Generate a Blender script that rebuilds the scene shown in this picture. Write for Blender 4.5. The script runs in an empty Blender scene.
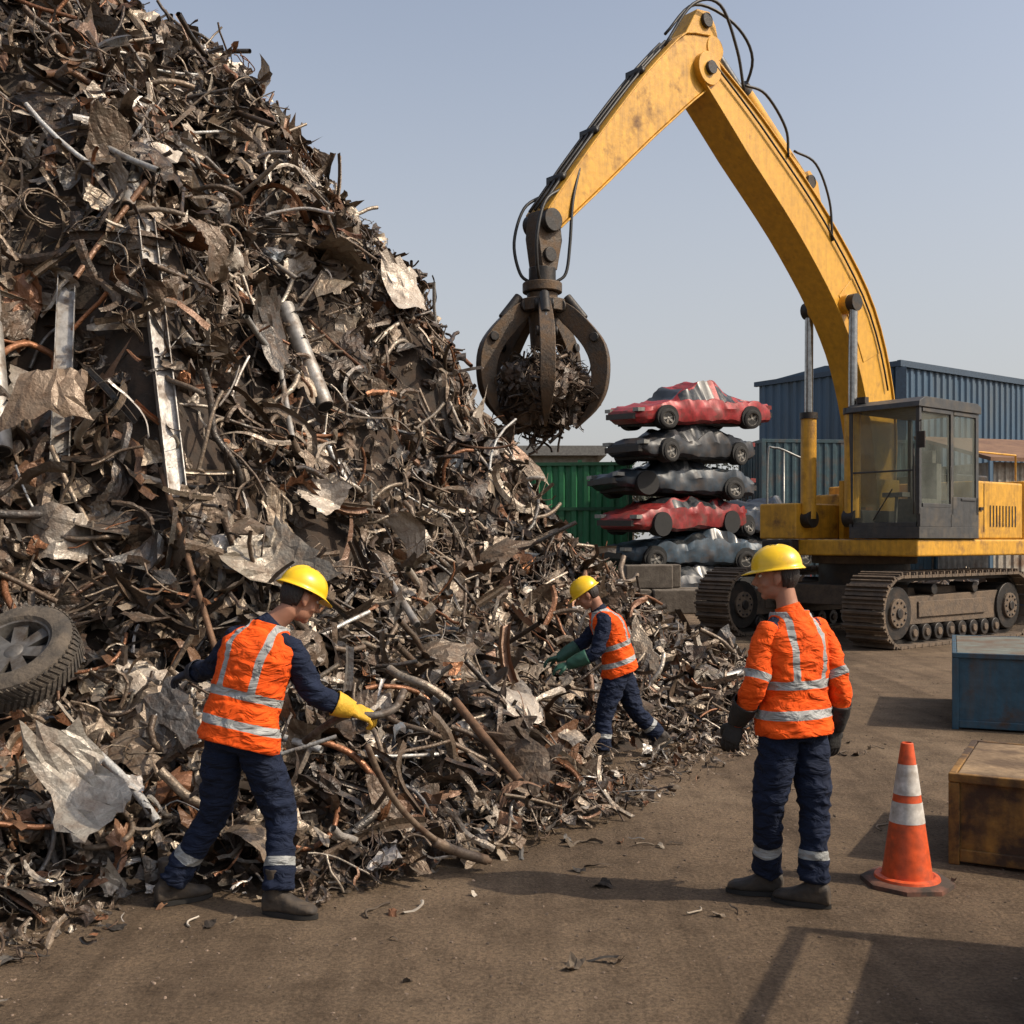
import bpy, math, random
import numpy as np
from mathutils import Vector, Matrix, noise
random.seed(7); rng=np.random.default_rng(7)
sc=bpy.context.scene
sc.view_settings.view_transform='Standard'
try: sc.view_settings.look='None'
except Exception: pass
sc.view_settings.exposure=0; sc.view_settings.gamma=1
K=.78
# ------------------------------------------------------------------ materials
def newmat(name):
    m=bpy.data.materials.new(name); m.use_nodes=True
    nt=m.node_tree; b=nt.nodes['Principled BSDF']
    return m,nt,b
def mk(name,col,rough=.6,metal=0.,col2=None,scale=4.,lo=.5,hi=.62,bump=0.,bscale=25.,rough2=None,var=.25,stretch=None,coat=0.,streak=0.,streakcol=(.09,.055,.03)):
    m,nt,b=newmat(name); N=nt.nodes; L=nt.links
    col=tuple(c*K for c in col); col2=tuple(c*K for c in col2) if col2 else None
    tc=N.new('ShaderNodeTexCoord'); src=tc.outputs['Object']
    if stretch:
        mp=N.new('ShaderNodeMapping'); mp.inputs['Scale'].default_value=stretch
        L.new(src,mp.inputs['Vector']); src=mp.outputs['Vector']
    n1=N.new('ShaderNodeTexNoise'); n1.inputs['Scale'].default_value=scale; n1.inputs['Detail'].default_value=9; n1.inputs['Roughness'].default_value=.65
    L.new(src,n1.inputs['Vector'])
    n2=N.new('ShaderNodeTexNoise'); n2.inputs['Scale'].default_value=scale*3.1; n2.inputs['Detail'].default_value=6
    L.new(src,n2.inputs['Vector'])
    mr=N.new('ShaderNodeMapRange'); mr.inputs[1].default_value=.3; mr.inputs[2].default_value=.7; mr.inputs[3].default_value=1-var; mr.inputs[4].default_value=1+var
    L.new(n2.outputs['Fac'],mr.inputs[0])
    vm=N.new('ShaderNodeMix'); vm.data_type='RGBA'; vm.blend_type='MULTIPLY'; vm.inputs['Factor'].default_value=1
    vm.inputs[6].default_value=(*col,1); L.new(mr.outputs[0],vm.inputs[7]); out=vm.outputs[2]
    if streak>0: # vertical grime runs
        mp2=N.new('ShaderNodeMapping'); mp2.inputs['Scale'].default_value=(6,6,.7); L.new(tc.outputs['Object'],mp2.inputs['Vector'])
        n4=N.new('ShaderNodeTexNoise'); n4.inputs['Scale'].default_value=1.6; n4.inputs['Detail'].default_value=7; n4.inputs['Roughness'].default_value=.7; L.new(mp2.outputs['Vector'],n4.inputs['Vector'])
        r4=N.new('ShaderNodeMapRange'); r4.inputs[1].default_value=.45; r4.inputs[2].default_value=.75; r4.inputs[4].default_value=streak; L.new(n4.outputs['Fac'],r4.inputs[0])
        m4=N.new('ShaderNodeMix'); m4.data_type='RGBA'; L.new(r4.outputs[0],m4.inputs['Factor']); L.new(out,m4.inputs[6]); m4.inputs[7].default_value=(*streakcol,1); out=m4.outputs[2]
    if col2:
        cr=N.new('ShaderNodeMapRange'); cr.inputs[1].default_value=lo; cr.inputs[2].default_value=hi
        L.new(n1.outputs['Fac'],cr.inputs[0])
        mx=N.new('ShaderNodeMix'); mx.data_type='RGBA'; L.new(cr.outputs[0],mx.inputs['Factor']); L.new(out,mx.inputs[6]); mx.inputs[7].default_value=(*col2,1); out=mx.outputs[2]
        rr=N.new('ShaderNodeMapRange'); rr.inputs[3].default_value=rough; rr.inputs[4].default_value=rough2 if rough2 is not None else min(1,rough+.3)
        L.new(cr.outputs[0],rr.inputs[0]); L.new(rr.outputs[0],b.inputs['Roughness'])
    else: b.inputs['Roughness'].default_value=rough
    L.new(out,b.inputs['Base Color']); b.inputs['Metallic'].default_value=metal
    b.inputs['Coat Weight'].default_value=coat
    if bump>0:
        n3=N.new('ShaderNodeTexNoise'); n3.inputs['Scale'].default_value=bscale; n3.inputs['Detail'].default_value=8
        L.new(src,n3.inputs['Vector'])
        bp=N.new('ShaderNodeBump'); bp.inputs['Strength'].default_value=bump; bp.inputs['Distance'].default_value=.02
        L.new(n3.outputs['Fac'],bp.inputs['Height']); L.new(bp.outputs[0],b.inputs['Normal'])
    return m
def glassmat(name,col=(.20,.215,.185),rough=.12):
    # safety glass: partly see-through, partly pale colour standing in for sky reflection and dust
    m,nt,b=newmat(name); N=nt.nodes; b.inputs['Base Color'].default_value=(*col,1); b.inputs['Roughness'].default_value=rough
    b.inputs['Specular IOR Level'].default_value=.8
    tr=N.new('ShaderNodeBsdfTransparent'); tr.inputs[0].default_value=(.86,.90,.86,1)
    mx=N.new('ShaderNodeMixShader')
    tc=N.new('ShaderNodeTexCoord'); nz=N.new('ShaderNodeTexNoise'); nz.inputs['Scale'].default_value=1.8; nz.inputs['Detail'].default_value=4; nt.links.new(tc.outputs['Object'],nz.inputs['Vector'])
    mr=N.new('ShaderNodeMapRange'); mr.inputs[1].default_value=.3; mr.inputs[2].default_value=.7; mr.inputs[3].default_value=.20; mr.inputs[4].default_value=.42; nt.links.new(nz.outputs['Fac'],mr.inputs[0]); nt.links.new(mr.outputs[0],mx.inputs[0])
    o=N['Material Output']; nt.links.new(tr.outputs[0],mx.inputs[1]); nt.links.new(b.outputs[0],mx.inputs[2]); nt.links.new(mx.outputs[0],o.inputs[0])
    return m
def attrmat(name,rough=.5,metal=.0,bump=.4,bscale=40,noisescale=9,rustcol=(.105,.055,.028),rust=.3,metalattr=True,gain=1.):
    m,nt,b=newmat(name); N=nt.nodes; L=nt.links
    a=N.new('ShaderNodeAttribute'); a.attribute_name='Col'
    tc=N.new('ShaderNodeTexCoord')
    n1=N.new('ShaderNodeTexNoise'); n1.inputs['Scale'].default_value=noisescale; n1.inputs['Detail'].default_value=5; n1.inputs['Roughness'].default_value=.7
    L.new(tc.outputs['Object'],n1.inputs['Vector'])
    mr=N.new('ShaderNodeMapRange'); mr.inputs[1].default_value=.42; mr.inputs[2].default_value=.68; mr.inputs[4].default_value=rust*2
    L.new(n1.outputs['Fac'],mr.inputs[0])
    mx=N.new('ShaderNodeMix'); mx.data_type='RGBA'; L.new(mr.outputs[0],mx.inputs['Factor']); L.new(a.outputs['Color'],mx.inputs[6]); mx.inputs[7].default_value=(*rustcol,1)
    L.new(mx.outputs[2],b.inputs['Base Color'])
    if metalattr: L.new(a.outputs['Alpha'],b.inputs['Metallic'])
    else: b.inputs['Metallic'].default_value=metal
    rr=N.new('ShaderNodeMapRange'); rr.inputs[1].default_value=.3; rr.inputs[2].default_value=.7; rr.inputs[3].default_value=rough-.12; rr.inputs[4].default_value=min(1,rough+.3)
    L.new(n1.outputs['Fac'],rr.inputs[0]); L.new(rr.outputs[0],b.inputs['Roughness'])
    n3=N.new('ShaderNodeTexNoise'); n3.inputs['Scale'].default_value=bscale; n3.inputs['Detail'].default_value=3; L.new(tc.outputs['Object'],n3.inputs['Vector'])
    bp=N.new('ShaderNodeBump'); bp.inputs['Strength'].default_value=bump; bp.inputs['Distance'].default_value=.02
    L.new(n3.outputs['Fac'],bp.inputs['Height']); L.new(bp.outputs[0],b.inputs['Normal'])
    return m
def clothmat(name):
    # colour from attribute Col, reflective tape where attribute st > 0
    m,nt,b=newmat(name); N=nt.nodes; L=nt.links
    a=N.new('ShaderNodeAttribute'); a.attribute_name='Col'
    s=N.new('ShaderNodeAttribute'); s.attribute_name='st'
    g=N.new('ShaderNodeMath'); g.operation='GREATER_THAN'; g.inputs[1].default_value=0; L.new(s.outputs['Fac'],g.inputs[0])
    tc=N.new('ShaderNodeTexCoord')
    n1=N.new('ShaderNodeTexNoise'); n1.inputs['Scale'].default_value=6; n1.inputs['Detail'].default_value=8; n1.inputs['Roughness'].default_value=.65; L.new(tc.outputs['Object'],n1.inputs['Vector'])
    mr=N.new('ShaderNodeMapRange'); mr.inputs[1].default_value=.3; mr.inputs[2].default_value=.7; mr.inputs[3].default_value=.60; mr.inputs[4].default_value=1.12; L.new(n1.outputs['Fac'],mr.inputs[0])
    mx=N.new('ShaderNodeMix'); mx.data_type='RGBA'; L.new(g.outputs[0],mx.inputs['Factor']); L.new(a.outputs['Color'],mx.inputs[6]); mx.inputs[7].default_value=(.33,.34,.335,1)
    mu=N.new('ShaderNodeMix'); mu.data_type='RGBA'; mu.blend_type='MULTIPLY'; mu.inputs['Factor'].default_value=1; L.new(mx.outputs[2],mu.inputs[6]); L.new(mr.outputs[0],mu.inputs[7])
    L.new(mu.outputs[2],b.inputs['Base Color'])
    r=N.new('ShaderNodeMapRange'); r.inputs[3].default_value=.88; r.inputs[4].default_value=.45; L.new(g.outputs[0],r.inputs[0]); L.new(r.outputs[0],b.inputs['Roughness'])
    b.inputs['Specular IOR Level'].default_value=.25
    mp=N.new('ShaderNodeMapping'); mp.inputs['Rotation'].default_value=(.3,.5,.2); mp.inputs['Scale'].default_value=(1,1,2.2); L.new(tc.outputs['Object'],mp.inputs['Vector'])
    n3=N.new('ShaderNodeTexNoise'); n3.inputs['Scale'].default_value=8; n3.inputs['Detail'].default_value=3; n3.inputs['Distortion'].default_value=1.2; L.new(mp.outputs['Vector'],n3.inputs['Vector'])
    bp=N.new('ShaderNodeBump'); bp.inputs['Strength'].default_value=.9; bp.inputs['Distance'].default_value=.04
    L.new(n3.outputs['Fac'],bp.inputs['Height']); L.new(bp.outputs[0],b.inputs['Normal'])
    return m

# ------------------------------------------------------------------ mesh helpers
def link(o,parent=None):
    sc.collection.objects.link(o)
    if parent: o.parent=parent
    return o
def obj(name,V,F,mats,mi=None,parent=None,smooth=False):
    me=bpy.data.meshes.new(name); me.from_pydata([tuple(map(float,v)) for v in V],[],[tuple(map(int,f)) for f in F])
    for m in (mats if isinstance(mats,(list,tuple)) else [mats]): me.materials.append(m)
    if mi is not None: me.polygons.foreach_set('material_index',mi)
    if smooth is True: me.polygons.foreach_set('use_smooth',[True]*len(me.polygons))
    elif isinstance(smooth,(float,int)) and smooth: 
        me.polygons.foreach_set('use_smooth',[True]*len(me.polygons)); me.set_sharp_from_angle(angle=math.radians(smooth))
    me.update()
    return link(bpy.data.objects.new(name,me),parent)
def empty(name,loc=(0,0,0),rz=0,parent=None):
    e=bpy.data.objects.new(name,None); e.location=loc; e.rotation_euler=(0,0,rz); e.empty_display_size=.2
    return link(e,parent)
def bevel(o,w=.01,seg=2):
    b=o.modifiers.new('bev','BEVEL'); b.width=w; b.segments=seg; b.limit_method='ANGLE'; b.angle_limit=math.radians(35); return o
class MB:
    def __init__(s): s.V=[];s.F=[];s.M=[]
    def add(s,V,F,m=0):
        o=len(s.V); s.V+= [tuple(map(float,v)) for v in V]; s.F+=[tuple(int(i)+o for i in f) for f in F]; s.M+=[m]*len(F); return s
    def box(s,a,b,m=0,M=None):
        x0,y0,z0=a;x1,y1,z1=b
        V=[(x0,y0,z0),(x1,y0,z0),(x1,y1,z0),(x0,y1,z0),(x0,y0,z1),(x1,y0,z1),(x1,y1,z1),(x0,y1,z1)]
        if M is not None: V=[M@Vector(v) for v in V]
        return s.add(V,[(0,3,2,1),(4,5,6,7),(0,1,5,4),(1,2,6,5),(2,3,7,6),(3,0,4,7)],m)
    def prism(s,poly,y0,y1,m=0):  # poly in (x,z), extruded along y
        n=len(poly); V=[(p[0],y0,p[1]) for p in poly]+[(p[0],y1,p[1]) for p in poly]
        F=[tuple(range(n)),tuple(range(2*n-1,n-1,-1))]+[(i,i+n,(i+1)%n+n,(i+1)%n) for i in range(n)]
        return s.add(V,F,m)
    def cyl(s,p,q,r,n=20,m=0,r2=None):
        V,F=tube([p,q],[r,r if r2 is None else r2],n); return s.add(V,F,m)
    def tube(s,P,R,n=12,m=0):
        V,F=tube(P,R,n); return s.add(V,F,m)
    def obj(s,name,mats,parent=None,smooth=False): return obj(name,s.V,s.F,mats,s.M,parent,smooth)
def frames(P):
    P=np.array(P,float); n=len(P); T=np.zeros_like(P)
    T[1:-1]=P[2:]-P[:-2]; T[0]=P[1]-P[0]; T[-1]=P[-1]-P[-2]
    T/=np.linalg.norm(T,axis=1)[:,None]+1e-12
    a=np.array([0,0,1.]) if abs(T[0][2])<.9 else np.array([1.,0,0])
    A=np.zeros_like(P); B=np.zeros_like(P)
    a=a-T[0]*a.dot(T[0]); a/=np.linalg.norm(a); 
    for i in range(n):
        a=a-T[i]*a.dot(T[i]); a/=np.linalg.norm(a); A[i]=a; B[i]=np.cross(T[i],a)
    return P,T,A,B
def loft(R,cap=True):
    n=len(R[0]); V=np.concatenate(R); F=[]
    for i in range(len(R)-1):
        for j in range(n): F.append((i*n+j,i*n+(j+1)%n,(i+1)*n+(j+1)%n,(i+1)*n+j))
    if cap: F.append(tuple(range(n))[::-1]); F.append(tuple(range((len(R)-1)*n,len(R)*n)))
    return V,F
def tube(P,R,n=12,cap=True):
    P,T,A,B=frames(P)
    if np.isscalar(R): R=[R]*len(P)
    t=np.linspace(0,2*np.pi,n,endpoint=False)
    return loft([P[i]+R[i]*(np.cos(t)[:,None]*A[i]+np.sin(t)[:,None]*B[i]) for i in range(len(P))],cap)
def catmull(P,k=6):
    P=np.array(P,float); Q=np.vstack([2*P[0]-P[1],P,2*P[-1]-P[-2]]); out=[]
    for i in range(len(P)-1):
        a,b,c,d=Q[i:i+4]
        for j in range(k):
            t=j/k; out.append(.5*((2*b)+(-a+c)*t+(2*a-5*b+4*c-d)*t*t+(-a+3*b-3*c+d)*t**3))
    out.append(P[-1]); return np.array(out)
def ell(c,r,n=20,m=14,Rm=None):
    V=[];F=[]
    c=np.array(c,float)
    for i in range(m+1):
        ph=math.pi*i/m
        for j in range(n):
            th=2*math.pi*j/n
            v=np.array([r[0]*math.sin(ph)*math.cos(th),r[1]*math.sin(ph)*math.sin(th),r[2]*math.cos(ph)])
            if Rm is not None: v=Rm@v
            V.append(c+v)
    for i in range(m):
        for j in range(n): F.append((i*n+j,(i+1)*n+j,(i+1)*n+(j+1)%n,i*n+(j+1)%n))
    return V,F
def remesh(name,mb,voxel,smooth=4,mats=(),parent=None,fac=.5):
    me=bpy.data.meshes.new(name); me.from_pydata(mb.V,[],mb.F)
    o=bpy.data.objects.new(name,me); sc.collection.objects.link(o)
    r=o.modifiers.new('r','REMESH'); r.mode='VOXEL'; r.voxel_size=voxel
    if smooth:
        s=o.modifiers.new('s','SMOOTH'); s.iterations=smooth; s.factor=fac
    dg=bpy.context.evaluated_depsgraph_get(); dg.update()
    me2=bpy.data.meshes.new_from_object(o.evaluated_get(dg))
    o.modifiers.clear(); o.data=me2; me2.name=name
    me2.materials.clear()
    for m in mats: me2.materials.append(m)
    me2.polygons.foreach_set('use_smooth',[True]*len(me2.polygons))
    o.parent=parent
    return o
def getco(me):
    a=np.empty(len(me.vertices)*3); me.vertices.foreach_get('co',a); return a.reshape(-1,3)
def setcol(me,C):
    at=me.color_attributes.new('Col','FLOAT_COLOR','POINT'); at.data.foreach_set('color',np.asarray(C,dtype=np.float32).ravel())
def setf(me,name,f):
    at=me.attributes.new(name,'FLOAT','POINT'); at.data.foreach_set('value',np.asarray(f,dtype=np.float32).ravel())

# ------------------------------------------------------------------ scrap
def smooth_curve(n,kink):
    d=rng.normal(size=3); d/=np.linalg.norm(d); P=[np.zeros(3)]; w=rng.normal(size=3)*kink
    for i in range(n):
        w=w*.8+rng.normal(size=3)*kink*.6
        d=d+w; d/=np.linalg.norm(d); P.append(P[-1]+d)
    P=np.array(P); P-=P.mean(0); P/=np.abs(P).max()*2; 
    # principal axes: longest on x, flattest on z
    u,s,vt=np.linalg.svd(P); P=P@vt.T
    return P
def grid(nu,nv):
    return [(i*(nv+1)+j,(i+1)*(nv+1)+j,(i+1)*(nv+1)+j+1,i*(nv+1)+j+1) for i in range(nu) for j in range(nv)]
def p_plate(nu=5,nv=5,asp=1.,folds=2,cr=.03,ed=.10,fa=.75):
    U,Vv=np.meshgrid(np.linspace(-.5,.5,nu+1),np.linspace(-.5,.5,nv+1)*asp,indexing='ij')
    P=np.stack([U,Vv,np.zeros_like(U)],-1)
    P[:,:,:2]+=rng.normal(size=P[:,:,:2].shape)*.028*np.array([1,asp])
    P[:,:,1]*=(1+rng.normal(size=(nu+1,1))*ed)
    P[:,:,1]*=(1+P[:,:,0]*rng.normal()*.7); P[:,:,0]*=(1+P[:,:,1]*rng.normal()*.5)
    P=P.reshape(-1,3)
    for f in range(folds):
        a=rng.uniform(0,np.pi); n=np.array([math.cos(a),math.sin(a)*1.,0]); c=rng.uniform(-.25,.25); ang=rng.normal()*fa
        d=P@n-c; k=d>0; ax=np.cross(n,[0,0,1.])
        base=n*c; Q=P[k]-base; R=np.array(Matrix.Rotation(ang,3,Vector(ax)))
        P[k]=Q@R.T+base
    k1,k2=rng.normal(size=2)*.7
    P[:,2]+=k1*P[:,0]**2+k2*P[:,1]**2+rng.normal(size=len(P))*cr
    P-=P.mean(0); return P,grid(nu,nv),0
def p_strip(n=12,w=.1,kk=.25):
    C=smooth_curve(n,kk); _,T,A,B=frames(C)
    tw=rng.normal()*1.2; ph=np.linspace(0,tw,len(C))[:,None]
    W=(np.cos(ph)*B+np.sin(ph)*A)*w*.5*(1+rng.normal(size=(len(C),1))*.12)
    mid=(np.cos(ph)*A-np.sin(ph)*B)*w*.25
    P=np.stack([C-W,C+mid,C+W],1).reshape(-1,3); return P,grid(n,2),0
def p_tube(n=10,r=.03,k=.25,sides=7):
    C=smooth_curve(n,k); V,F=tube(C,r,sides,cap=False); return V,F,1
def p_straight(r=.02):
    x=np.linspace(-.5,.5,5); C=np.stack([x,rng.normal()*.15*x**2,rng.normal()*.1*x**2],1); V,F=tube(C,[r]*5,8,cap=False)
    V2,F2=tube(C[::-1],[r*.8]*5,8,cap=False); F=list(F)+[tuple(i+len(V) for i in f) for f in F2]
    return np.vstack([V,V2]),F,1
def p_wire(k=4,r=.008):
    Vs=[];F=[];o=0
    for i in range(k):
        C=smooth_curve(16,.55)*rng.uniform(.6,1)+rng.normal(size=3)*.08
        V,f=tube(C,r,5,cap=False); Vs.append(V); F+=[tuple(a+o for a in q) for q in f]; o+=len(V)
    return np.vstack(Vs),F,1
def p_coil(r=.012):
    t=np.linspace(0,2*np.pi*3.3,50); R=.38+.03*np.sin(t*2.3+rng.uniform(0,6))
    C=np.stack([R*np.cos(t),R*np.sin(t)*rng.uniform(.6,1),.05*np.sin(t*.7)+t*.006],1); V,F=tube(C,r,5,cap=False); return V,F,1
def p_channel(kind=0):
    n=6
    C=np.stack([np.linspace(-.5,.5,n+1),rng.normal()*.3*np.linspace(-.5,.5,n+1)**2,rng.normal()*.3*np.linspace(-.5,.5,n+1)**2],1)
    w=rng.uniform(.05,.1)
    prof=np.array([[-w/2,w*.7],[-w/2,0],[w/2,0],[w/2,w*.7]]) if kind==0 else np.array([[0,w],[0,0],[w,0]])
    P=(C[:,None,:]+np.stack([np.zeros(len(prof)),prof[:,0],prof[:,1]],1)[None]*(1+rng.normal(size=(n+1,1,1))*.1))
    return P.reshape(-1,3),grid(n,len(prof)-1),0
def p_chunk():
    V,F=ell((0,0,0),(.5,.38,.22),8,6); V=np.array(V); V*=1+rng.normal(size=(len(V),1))*.18; V+=rng.normal(size=V.shape)*.035; return V,F,0
def p_rim():
    t=np.linspace(0,2*np.pi,25); C=np.stack([.42*np.cos(t),.42*np.sin(t),.05*np.sin(2*t)],1); V,F=tube(C,.045,6,cap=False); return V,F,1
PROT={
 'plate':[p_plate(5,5,rng.uniform(.35,1),rng.integers(1,4),.04) for _ in range(50)],
 'flat':[p_plate(6,6,rng.uniform(.5,1),rng.integers(0,2),.012,.05,.5) for _ in range(30)],
 'sheet':[p_plate(9,9,rng.uniform(.5,.9),rng.integers(1,3),.014,.06,.6) for _ in range(24)],
 'strip':[p_strip(12,rng.uniform(.05,.17),rng.uniform(.08,.42)) for _ in range(60)],
 'tube':[p_tube(10,rng.uniform(.015,.04),rng.uniform(.05,.45)) for _ in range(40)],
 'straight':[p_straight(rng.uniform(.012,.035)) for _ in range(10)],
 'wire':[p_wire(rng.integers(2,5),rng.uniform(.007,.014)) for _ in range(16)],
 'coil':[p_coil(rng.uniform(.01,.02)) for _ in range(4)],
 'channel':[p_channel(i%2) for i in range(14)],
 'chunk':[p_chunk() for _ in range(14)],
 'rim':[p_rim() for _ in range(2)],
}
PAL=np.array([ # r g b metallic
 [.095,.072,.052,.3],[.14,.107,.077,.3],[.050,.040,.032,.4],[.19,.150,.111,.35],[.27,.222,.168,.4],[.085,.078,.070,.5],
 [.37,.318,.255,.5],[.17,.088,.048,.2],[.22,.10,.05,.3],[.50,.45,.38,.5],[.15,.142,.132,.5],[.030,.025,.021,.1],[.64,.60,.55,.4],[.30,.135,.065,.6],[.10,.115,.13,.3]])
PAL[:,:3]*=.86
PW=np.array([13,15,12,13,10.5,8,8,4.6,2.2,5.2,6.5,11,2.0,1.0,1.2]);PW=PW/PW.sum()
def scatter(name,items,mat,parent=None):
    """items: list of (kind, pos(N,3), normal(N,3), size(N), tilt, colour(N,4) or None)"""
    AV=[];AF=[];AS=[];AC=[];off=0
    for kind,pos,nrm,size,tilt,colr in items:
        pr=PROT[kind]; N=len(pos); pick=rng.integers(0,len(pr),N)
        z=nrm+rng.normal(size=(N,3))*tilt; z/=np.linalg.norm(z,axis=1)[:,None]
        # bias the long axis downslope
        x=rng.normal(size=(N,3))+np.array([.35,-.2,-.8])*rng.uniform(0,1.4,(N,1)); x-=z*(x*z).sum(1)[:,None]; x/=np.linalg.norm(x,axis=1)[:,None]; y=np.cross(z,x)
        R=np.stack([x,y,z],2)
        C=colr if colr is not None else PAL[rng.choice(len(PAL),N,p=PW)]*np.array([1,1,1,1.])
        C=C.copy(); C[:,:3]*=rng.uniform(.65,1.35,(N,1))
        for k in range(len(pr)):
            idx=np.where(pick==k)[0]
            if len(idx)==0: continue
            P,F,sm=pr[k]; P=np.asarray(P); F=np.asarray(F)
            W=np.einsum('nij,vj->nvi',R[idx]*size[idx][:,None,None],P)+pos[idx][:,None,:]
            AV.append(W.reshape(-1,3)); nv=len(P)
            AF.append((F[None]+ (np.arange(len(idx))*nv)[:,None,None]+off).reshape(-1,4)); off+=nv*len(idx)
            AS.append(np.full(len(idx)*len(F),bool(sm))); AC.append(np.repeat(C[idx],nv,axis=0))
    V=np.concatenate(AV);F=np.concatenate(AF);S=np.concatenate(AS);C=np.concatenate(AC)
    me=bpy.data.meshes.new(name); me.vertices.add(len(V)); me.vertices.foreach_set('co',V.astype(np.float32).ravel())
    me.loops.add(F.size); me.loops.foreach_set('vertex_index',F.astype(np.int32).ravel())
    me.polygons.add(len(F)); me.polygons.foreach_set('loop_start',np.arange(0,F.size,4,dtype=np.int32))
    me.update(calc_edges=True); me.polygons.foreach_set('use_smooth',S)
    me.materials.append(mat); setcol(me,C)
    o=bpy.data.objects.new(name,me); link(o,parent); return o

CX,CY=-9.,15.
RP=np.array([0,2.7,4.6,6.2,7.35,8.0,8.5,9.5,10.6,11.85,12.7]); ZP=np.array([10.9,9.65,8.1,6.6,5.3,4.2,3.0,1.5,.75,.12,-.15])
LOBES=[(-31.6,5,.35),(-52,4,.25),(-45.5,3,-.35),(-57,3,-.15),(-14,8,-.1),(-67,6,.1)]
def reff(x,y):
    r=np.hypot(x-CX,y-CY); th=np.degrees(np.arctan2(y-CY,x-CX)); rr=r.copy()
    for a,w,d in LOBES: rr=rr+d*np.exp(-((th-a)/w)**2)
    rr=rr+.16*np.sin(th*.21+1)+.12*np.sin(th*.63+r*.9)+.10*np.sin(x*2.1+y*1.3)+.07*np.sin(x*3.7-y*4.1)
    return rr
def pileh(x,y):
    x=np.asarray(x,float);y=np.asarray(y,float); rr=reff(x,y); h=np.interp(rr,RP,ZP)
    k=np.clip(h/1.2,0,1)
    return h+k*(.22*np.sin(x*1.3+.5)*np.sin(y*1.1)+.10*np.sin(x*3.1+y*2.3)+.06*np.sin(x*6.3-y*5.2))
def pilen(x,y):
    e=.12; dx=(pileh(x+e,y)-pileh(x-e,y))/(2*e); dy=(pileh(x,y+e)-pileh(x,y-e))/(2*e)
    n=np.stack([-dx,-dy,np.ones_like(dx)],-1); return n/np.linalg.norm(n,axis=-1)[...,None]

M_scrap=attrmat('scrap_metal',rough=.38,bump=.5)
M_mound=mk('mound_dark',(.030,.022,.016),.9,0,(.06,.04,.028),6,.4,.6,bump=1,bscale=12)  # dark core colour stands in for shade in gaps between scrap pieces
# mound core
nr,nt_=110,300
V=[];F=[]
for i in range(nr+1):
    r=12.9*i/nr
    for j in range(nt_):
        a=2*math.pi*j/nt_; V.append((CX+r*math.cos(a),CY+r*math.sin(a)))
V=np.array(V); Z=pileh(V[:,0],V[:,1])-.14; Z=Z+.08*np.sin(V[:,0]*11)*np.sin(V[:,1]*9)*(Z>.2); V=np.column_stack([V,Z])
for i in range(nr):
    for j in range(nt_): F.append((i*nt_+j,(i+1)*nt_+j,(i+1)*nt_+(j+1)%nt_,i*nt_+(j+1)%nt_))
heap=empty('scrap_metal_heap')
obj('mound_core',V,F,M_mound,parent=heap,smooth=True)
FEET=np.array([(-1.29,5.43),(-1.74,5.58),(.73,9.2),(1.30,9.7),(-1.5,5.35),(.95,9.3),(.80,8.9),(-1.70,5.2),(-1.2,5.2)])
def sample(N,rmin=0,rmax=12.4,thmin=-150,thmax=70,avoid=.3):
    r=np.sqrt(rng.uniform(rmin**2,rmax**2,N)); th=np.radians(rng.uniform(thmin,thmax,N))
    x=CX+r*np.cos(th); y=CY+r*np.sin(th)
    rr=reff(x,y); keep=(rr<12.15)|(rng.random(N)<np.exp(-(rr-12.15)*2.6))
    d=np.min(np.hypot(x[:,None]-FEET[:,0],y[:,None]-FEET[:,1]),axis=1); keep&=d>avoid
    x,y=x[keep],y[keep]; return x,y
def items(kind,N,s0,s1,off=.0,tilt=.6,pw=2.,avoid=.3,col=None,**kw):
    x,y=sample(N,avoid=avoid,**kw); n=pilen(x,y); z=np.maximum(pileh(x,y),0)
    s=s0+(s1-s0)*rng.random(len(x))**pw
    edge=np.clip((12.7-reff(x,y))/1.2,.35,1); s=s*edge
    P=np.column_stack([x,y,z])+n*(rng.normal(size=(len(x),1))*.06*edge[:,None]+off)
    P[:,2]=np.maximum(P[:,2],s*.10+.01)
    return (kind,P,n,s,tilt,None if col is None else np.tile(np.array(col,float),(len(x),1)))
def one(kind,p,n,s,col): return (kind,np.array([p],float),np.array([n],float),np.array([s]),.0,np.array([col],float))
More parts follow.
